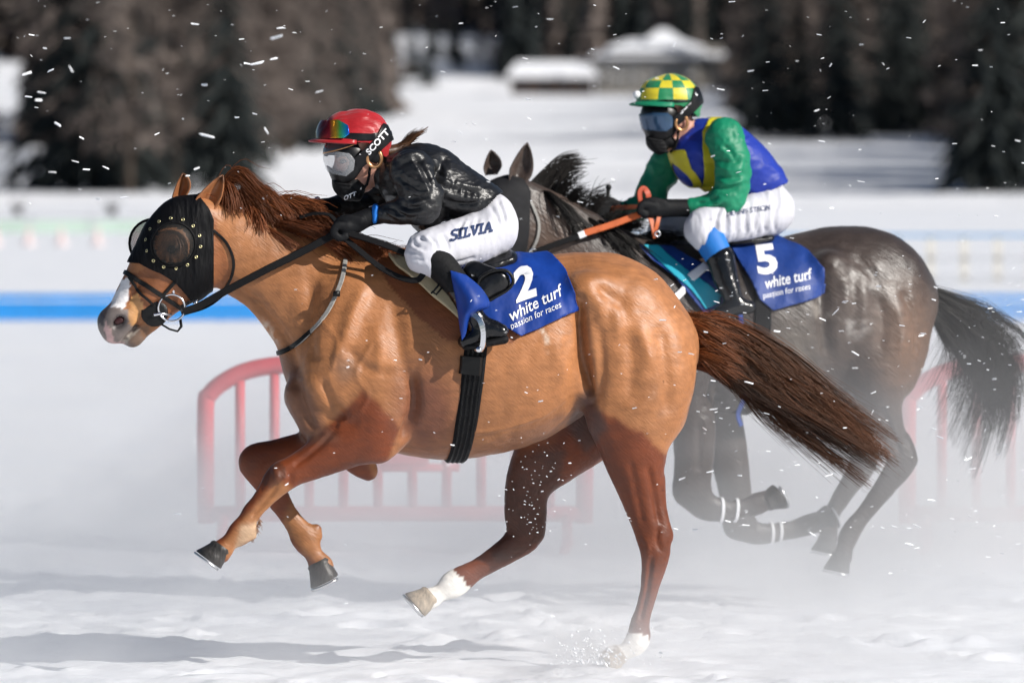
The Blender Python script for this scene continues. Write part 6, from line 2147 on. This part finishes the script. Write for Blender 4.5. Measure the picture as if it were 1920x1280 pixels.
# lumps thrown up round the planted hind hoof
parts = []
rg = np.random.default_rng(77)
for i in range(300):
    t = rg.random()
    px = 1130 + rg.normal(0, 42) - 40 * t
    py = 1246 - abs(rg.normal(0, 34)) * (1 - .4 * t)
    D = 22.3 + rg.normal(0, .10)
    c = np.array(((px - 960) / FPX * D, D - 22.6, 2.0 - (py - 303) / FPX * D))
    if c[2] < -.01:
        continue
    s = rg.uniform(.0015, .0075) * (1 - .4 * rg.random())
    ico = [(0, 0, 1), (.9, 0, .3), (.25, .85, .3), (-.7, .5, .3), (-.7, -.5, .3), (.25, -.85, .3), (.7, .5, -.5), (-.3, .8, -.5), (-.9, 0, -.5), (-.3, -.8, -.5), (.7, -.5, -.5), (0, 0, -1)]
    fs = [[0, 1, 2], [0, 2, 3], [0, 3, 4], [0, 4, 5], [0, 5, 1], [1, 6, 2], [2, 6, 7], [2, 7, 3], [3, 7, 8], [3, 8, 4], [4, 8, 9], [4, 9, 5], [5, 9, 10], [5, 10, 1], [1, 10, 6], [6, 11, 7], [7, 11, 8], [8, 11, 9], [9, 11, 10], [10, 11, 6]]
    parts.append((np.array(ico) * s * (1 + rg.normal(0, .2, (12, 1))) + c, fs))
v, f = join(parts)
tag(add("snow_spray", v, f, "snow_white", smooth=False), "clods of snow splashing round the planted hind hoof of the chestnut", "snow", kind="stuff")

def dust(name, lo, hi, dens, build, label):
    v, f = box(lo, hi)
    o = add(name, v, f, None, smooth=False)
    m = bpy.data.materials.new(name)
    m.use_nodes = True
    nt = m.node_tree
    nt.nodes.remove(nt.nodes["Principled BSDF"])
    pv = nt.nodes.new("ShaderNodeVolumePrincipled")
    pv.inputs["Color"].default_value = (.992, .994, .998, 1)
    pv.inputs["Anisotropy"].default_value = 0.25
    nt.links.new(pv.outputs[0], nt.nodes["Material Output"].inputs["Volume"])
    def M(op, a, b=None, clamp=False):
        n = nt.nodes.new("ShaderNodeMath")
        n.operation = op
        n.use_clamp = clamp
        for i, q in enumerate((a, b)):
            if q is None:
                continue
            if isinstance(q, (int, float)):
                n.inputs[i].default_value = q
            else:
                nt.links.new(q, n.inputs[i])
        return n.outputs[0]
    tc = nt.nodes.new("ShaderNodeTexCoord")
    sp = nt.nodes.new("ShaderNodeSeparateXYZ")
    nt.links.new(tc.outputs["Object"], sp.inputs[0])
    mp = nt.nodes.new("ShaderNodeMapping")
    mp.inputs["Scale"].default_value = (.7, .7, 1.3) if name != "snow_puff" else (6, 6, 6)
    nt.links.new(tc.outputs["Object"], mp.inputs[0])
    nz = nt.nodes.new("ShaderNodeTexNoise")
    nz.inputs["Scale"].default_value = 1.6
    nz.inputs["Detail"].default_value = 2.0
    nt.links.new(mp.outputs[0], nz.inputs["Vector"])
    d = build(M, sp.outputs[0], sp.outputs[1], sp.outputs[2], nz.outputs["Fac"])
    d = M('MULTIPLY', d, dens)
    nt.links.new(d, pv.inputs["Density"])
    o.data.materials.append(m)
    o.data.materials[0].volume_intersection_method if hasattr(m, 'volume_intersection_method') else None
    tag(o, label, "snow dust", kind="stuff")
    return o
def build(M, X, Y, Z, N):
    # thick low down and on the right, thinning upwards and to the left, billowing
    hx = M('DIVIDE', M('ADD', X, 1.2), 2.2, True)            # 0 at X=-1.2 .. 1 at X=1.0
    hx = M('ADD', M('MULTIPLY', hx, .30), .70)
    top = M('ADD', M('MULTIPLY', hx, .95), .60)
    fall = M('SUBTRACT', 1.0, M('DIVIDE', Z, top), True)
    fall = M('POWER', fall, 1.25)
    bil = M('MULTIPLY', M('SUBTRACT', N, .33), 3.2, True)
    ends = M('MULTIPLY', M('MULTIPLY', M('ADD', X, 3.2), 1.2, True), M('MULTIPLY', M('SUBTRACT', 3.8, X), 1.2, True))
    dep = M('ADD', M('MULTIPLY', M('DIVIDE', M('SUBTRACT', Y, 1.6), 2.6, True), .95), .30)      # thinner on the near side
    return M('MULTIPLY', M('MULTIPLY', M('MULTIPLY', fall, bil), M('MULTIPLY', hx, ends)), dep)
dust("snow_dust", (-3.2, .7, -.02), (3.8, 8.3, 1.62), 1.1, build, "drifting cloud of fine snow dust round the dark horse's legs and the red barriers")
def low(M, X, Y, Z, N):
    fall = M('POWER', M('SUBTRACT', 1.0, M('DIVIDE', Z, .5), True), 1.2)
    bil = M('MULTIPLY', M('SUBTRACT', N, .25), 2.2, True)
    ends = M('MULTIPLY', M('MULTIPLY', M('ADD', X, 3.0), 1.0, True), M('MULTIPLY', M('SUBTRACT', 3.0, X), 1.0, True))
    return M('MULTIPLY', M('MULTIPLY', fall, bil), ends)
dust("ground_dust", (-3.0, -1.3, -.02), (3.0, .66, .5), 1.1, low, "thin veil of powder snow blowing along the ground under the chestnut horse")
def puff(M, X, Y, Z, N):
    cx, cyy, cz = (1108 - 960) / FPX * 22.45, -.14, .07
    r = M('SQRT', M('ADD', M('ADD', M('POWER', M('DIVIDE', M('SUBTRACT', X, cx), .20), 2.0), M('POWER', M('DIVIDE', M('SUBTRACT', Y, cyy), .16), 2.0)), M('POWER', M('DIVIDE', M('SUBTRACT', Z, cz), .15), 2.0)))
    return M('MULTIPLY', M('SUBTRACT', 1.0, r, True), M('MULTIPLY', M('SUBTRACT', N, .42), 4.0, True))
dust("snow_puff", (.08, -.30, -.02), (.56, .06, .22), 20.0, puff, "white puff of powder snow at the chestnut's planted hind hoof")
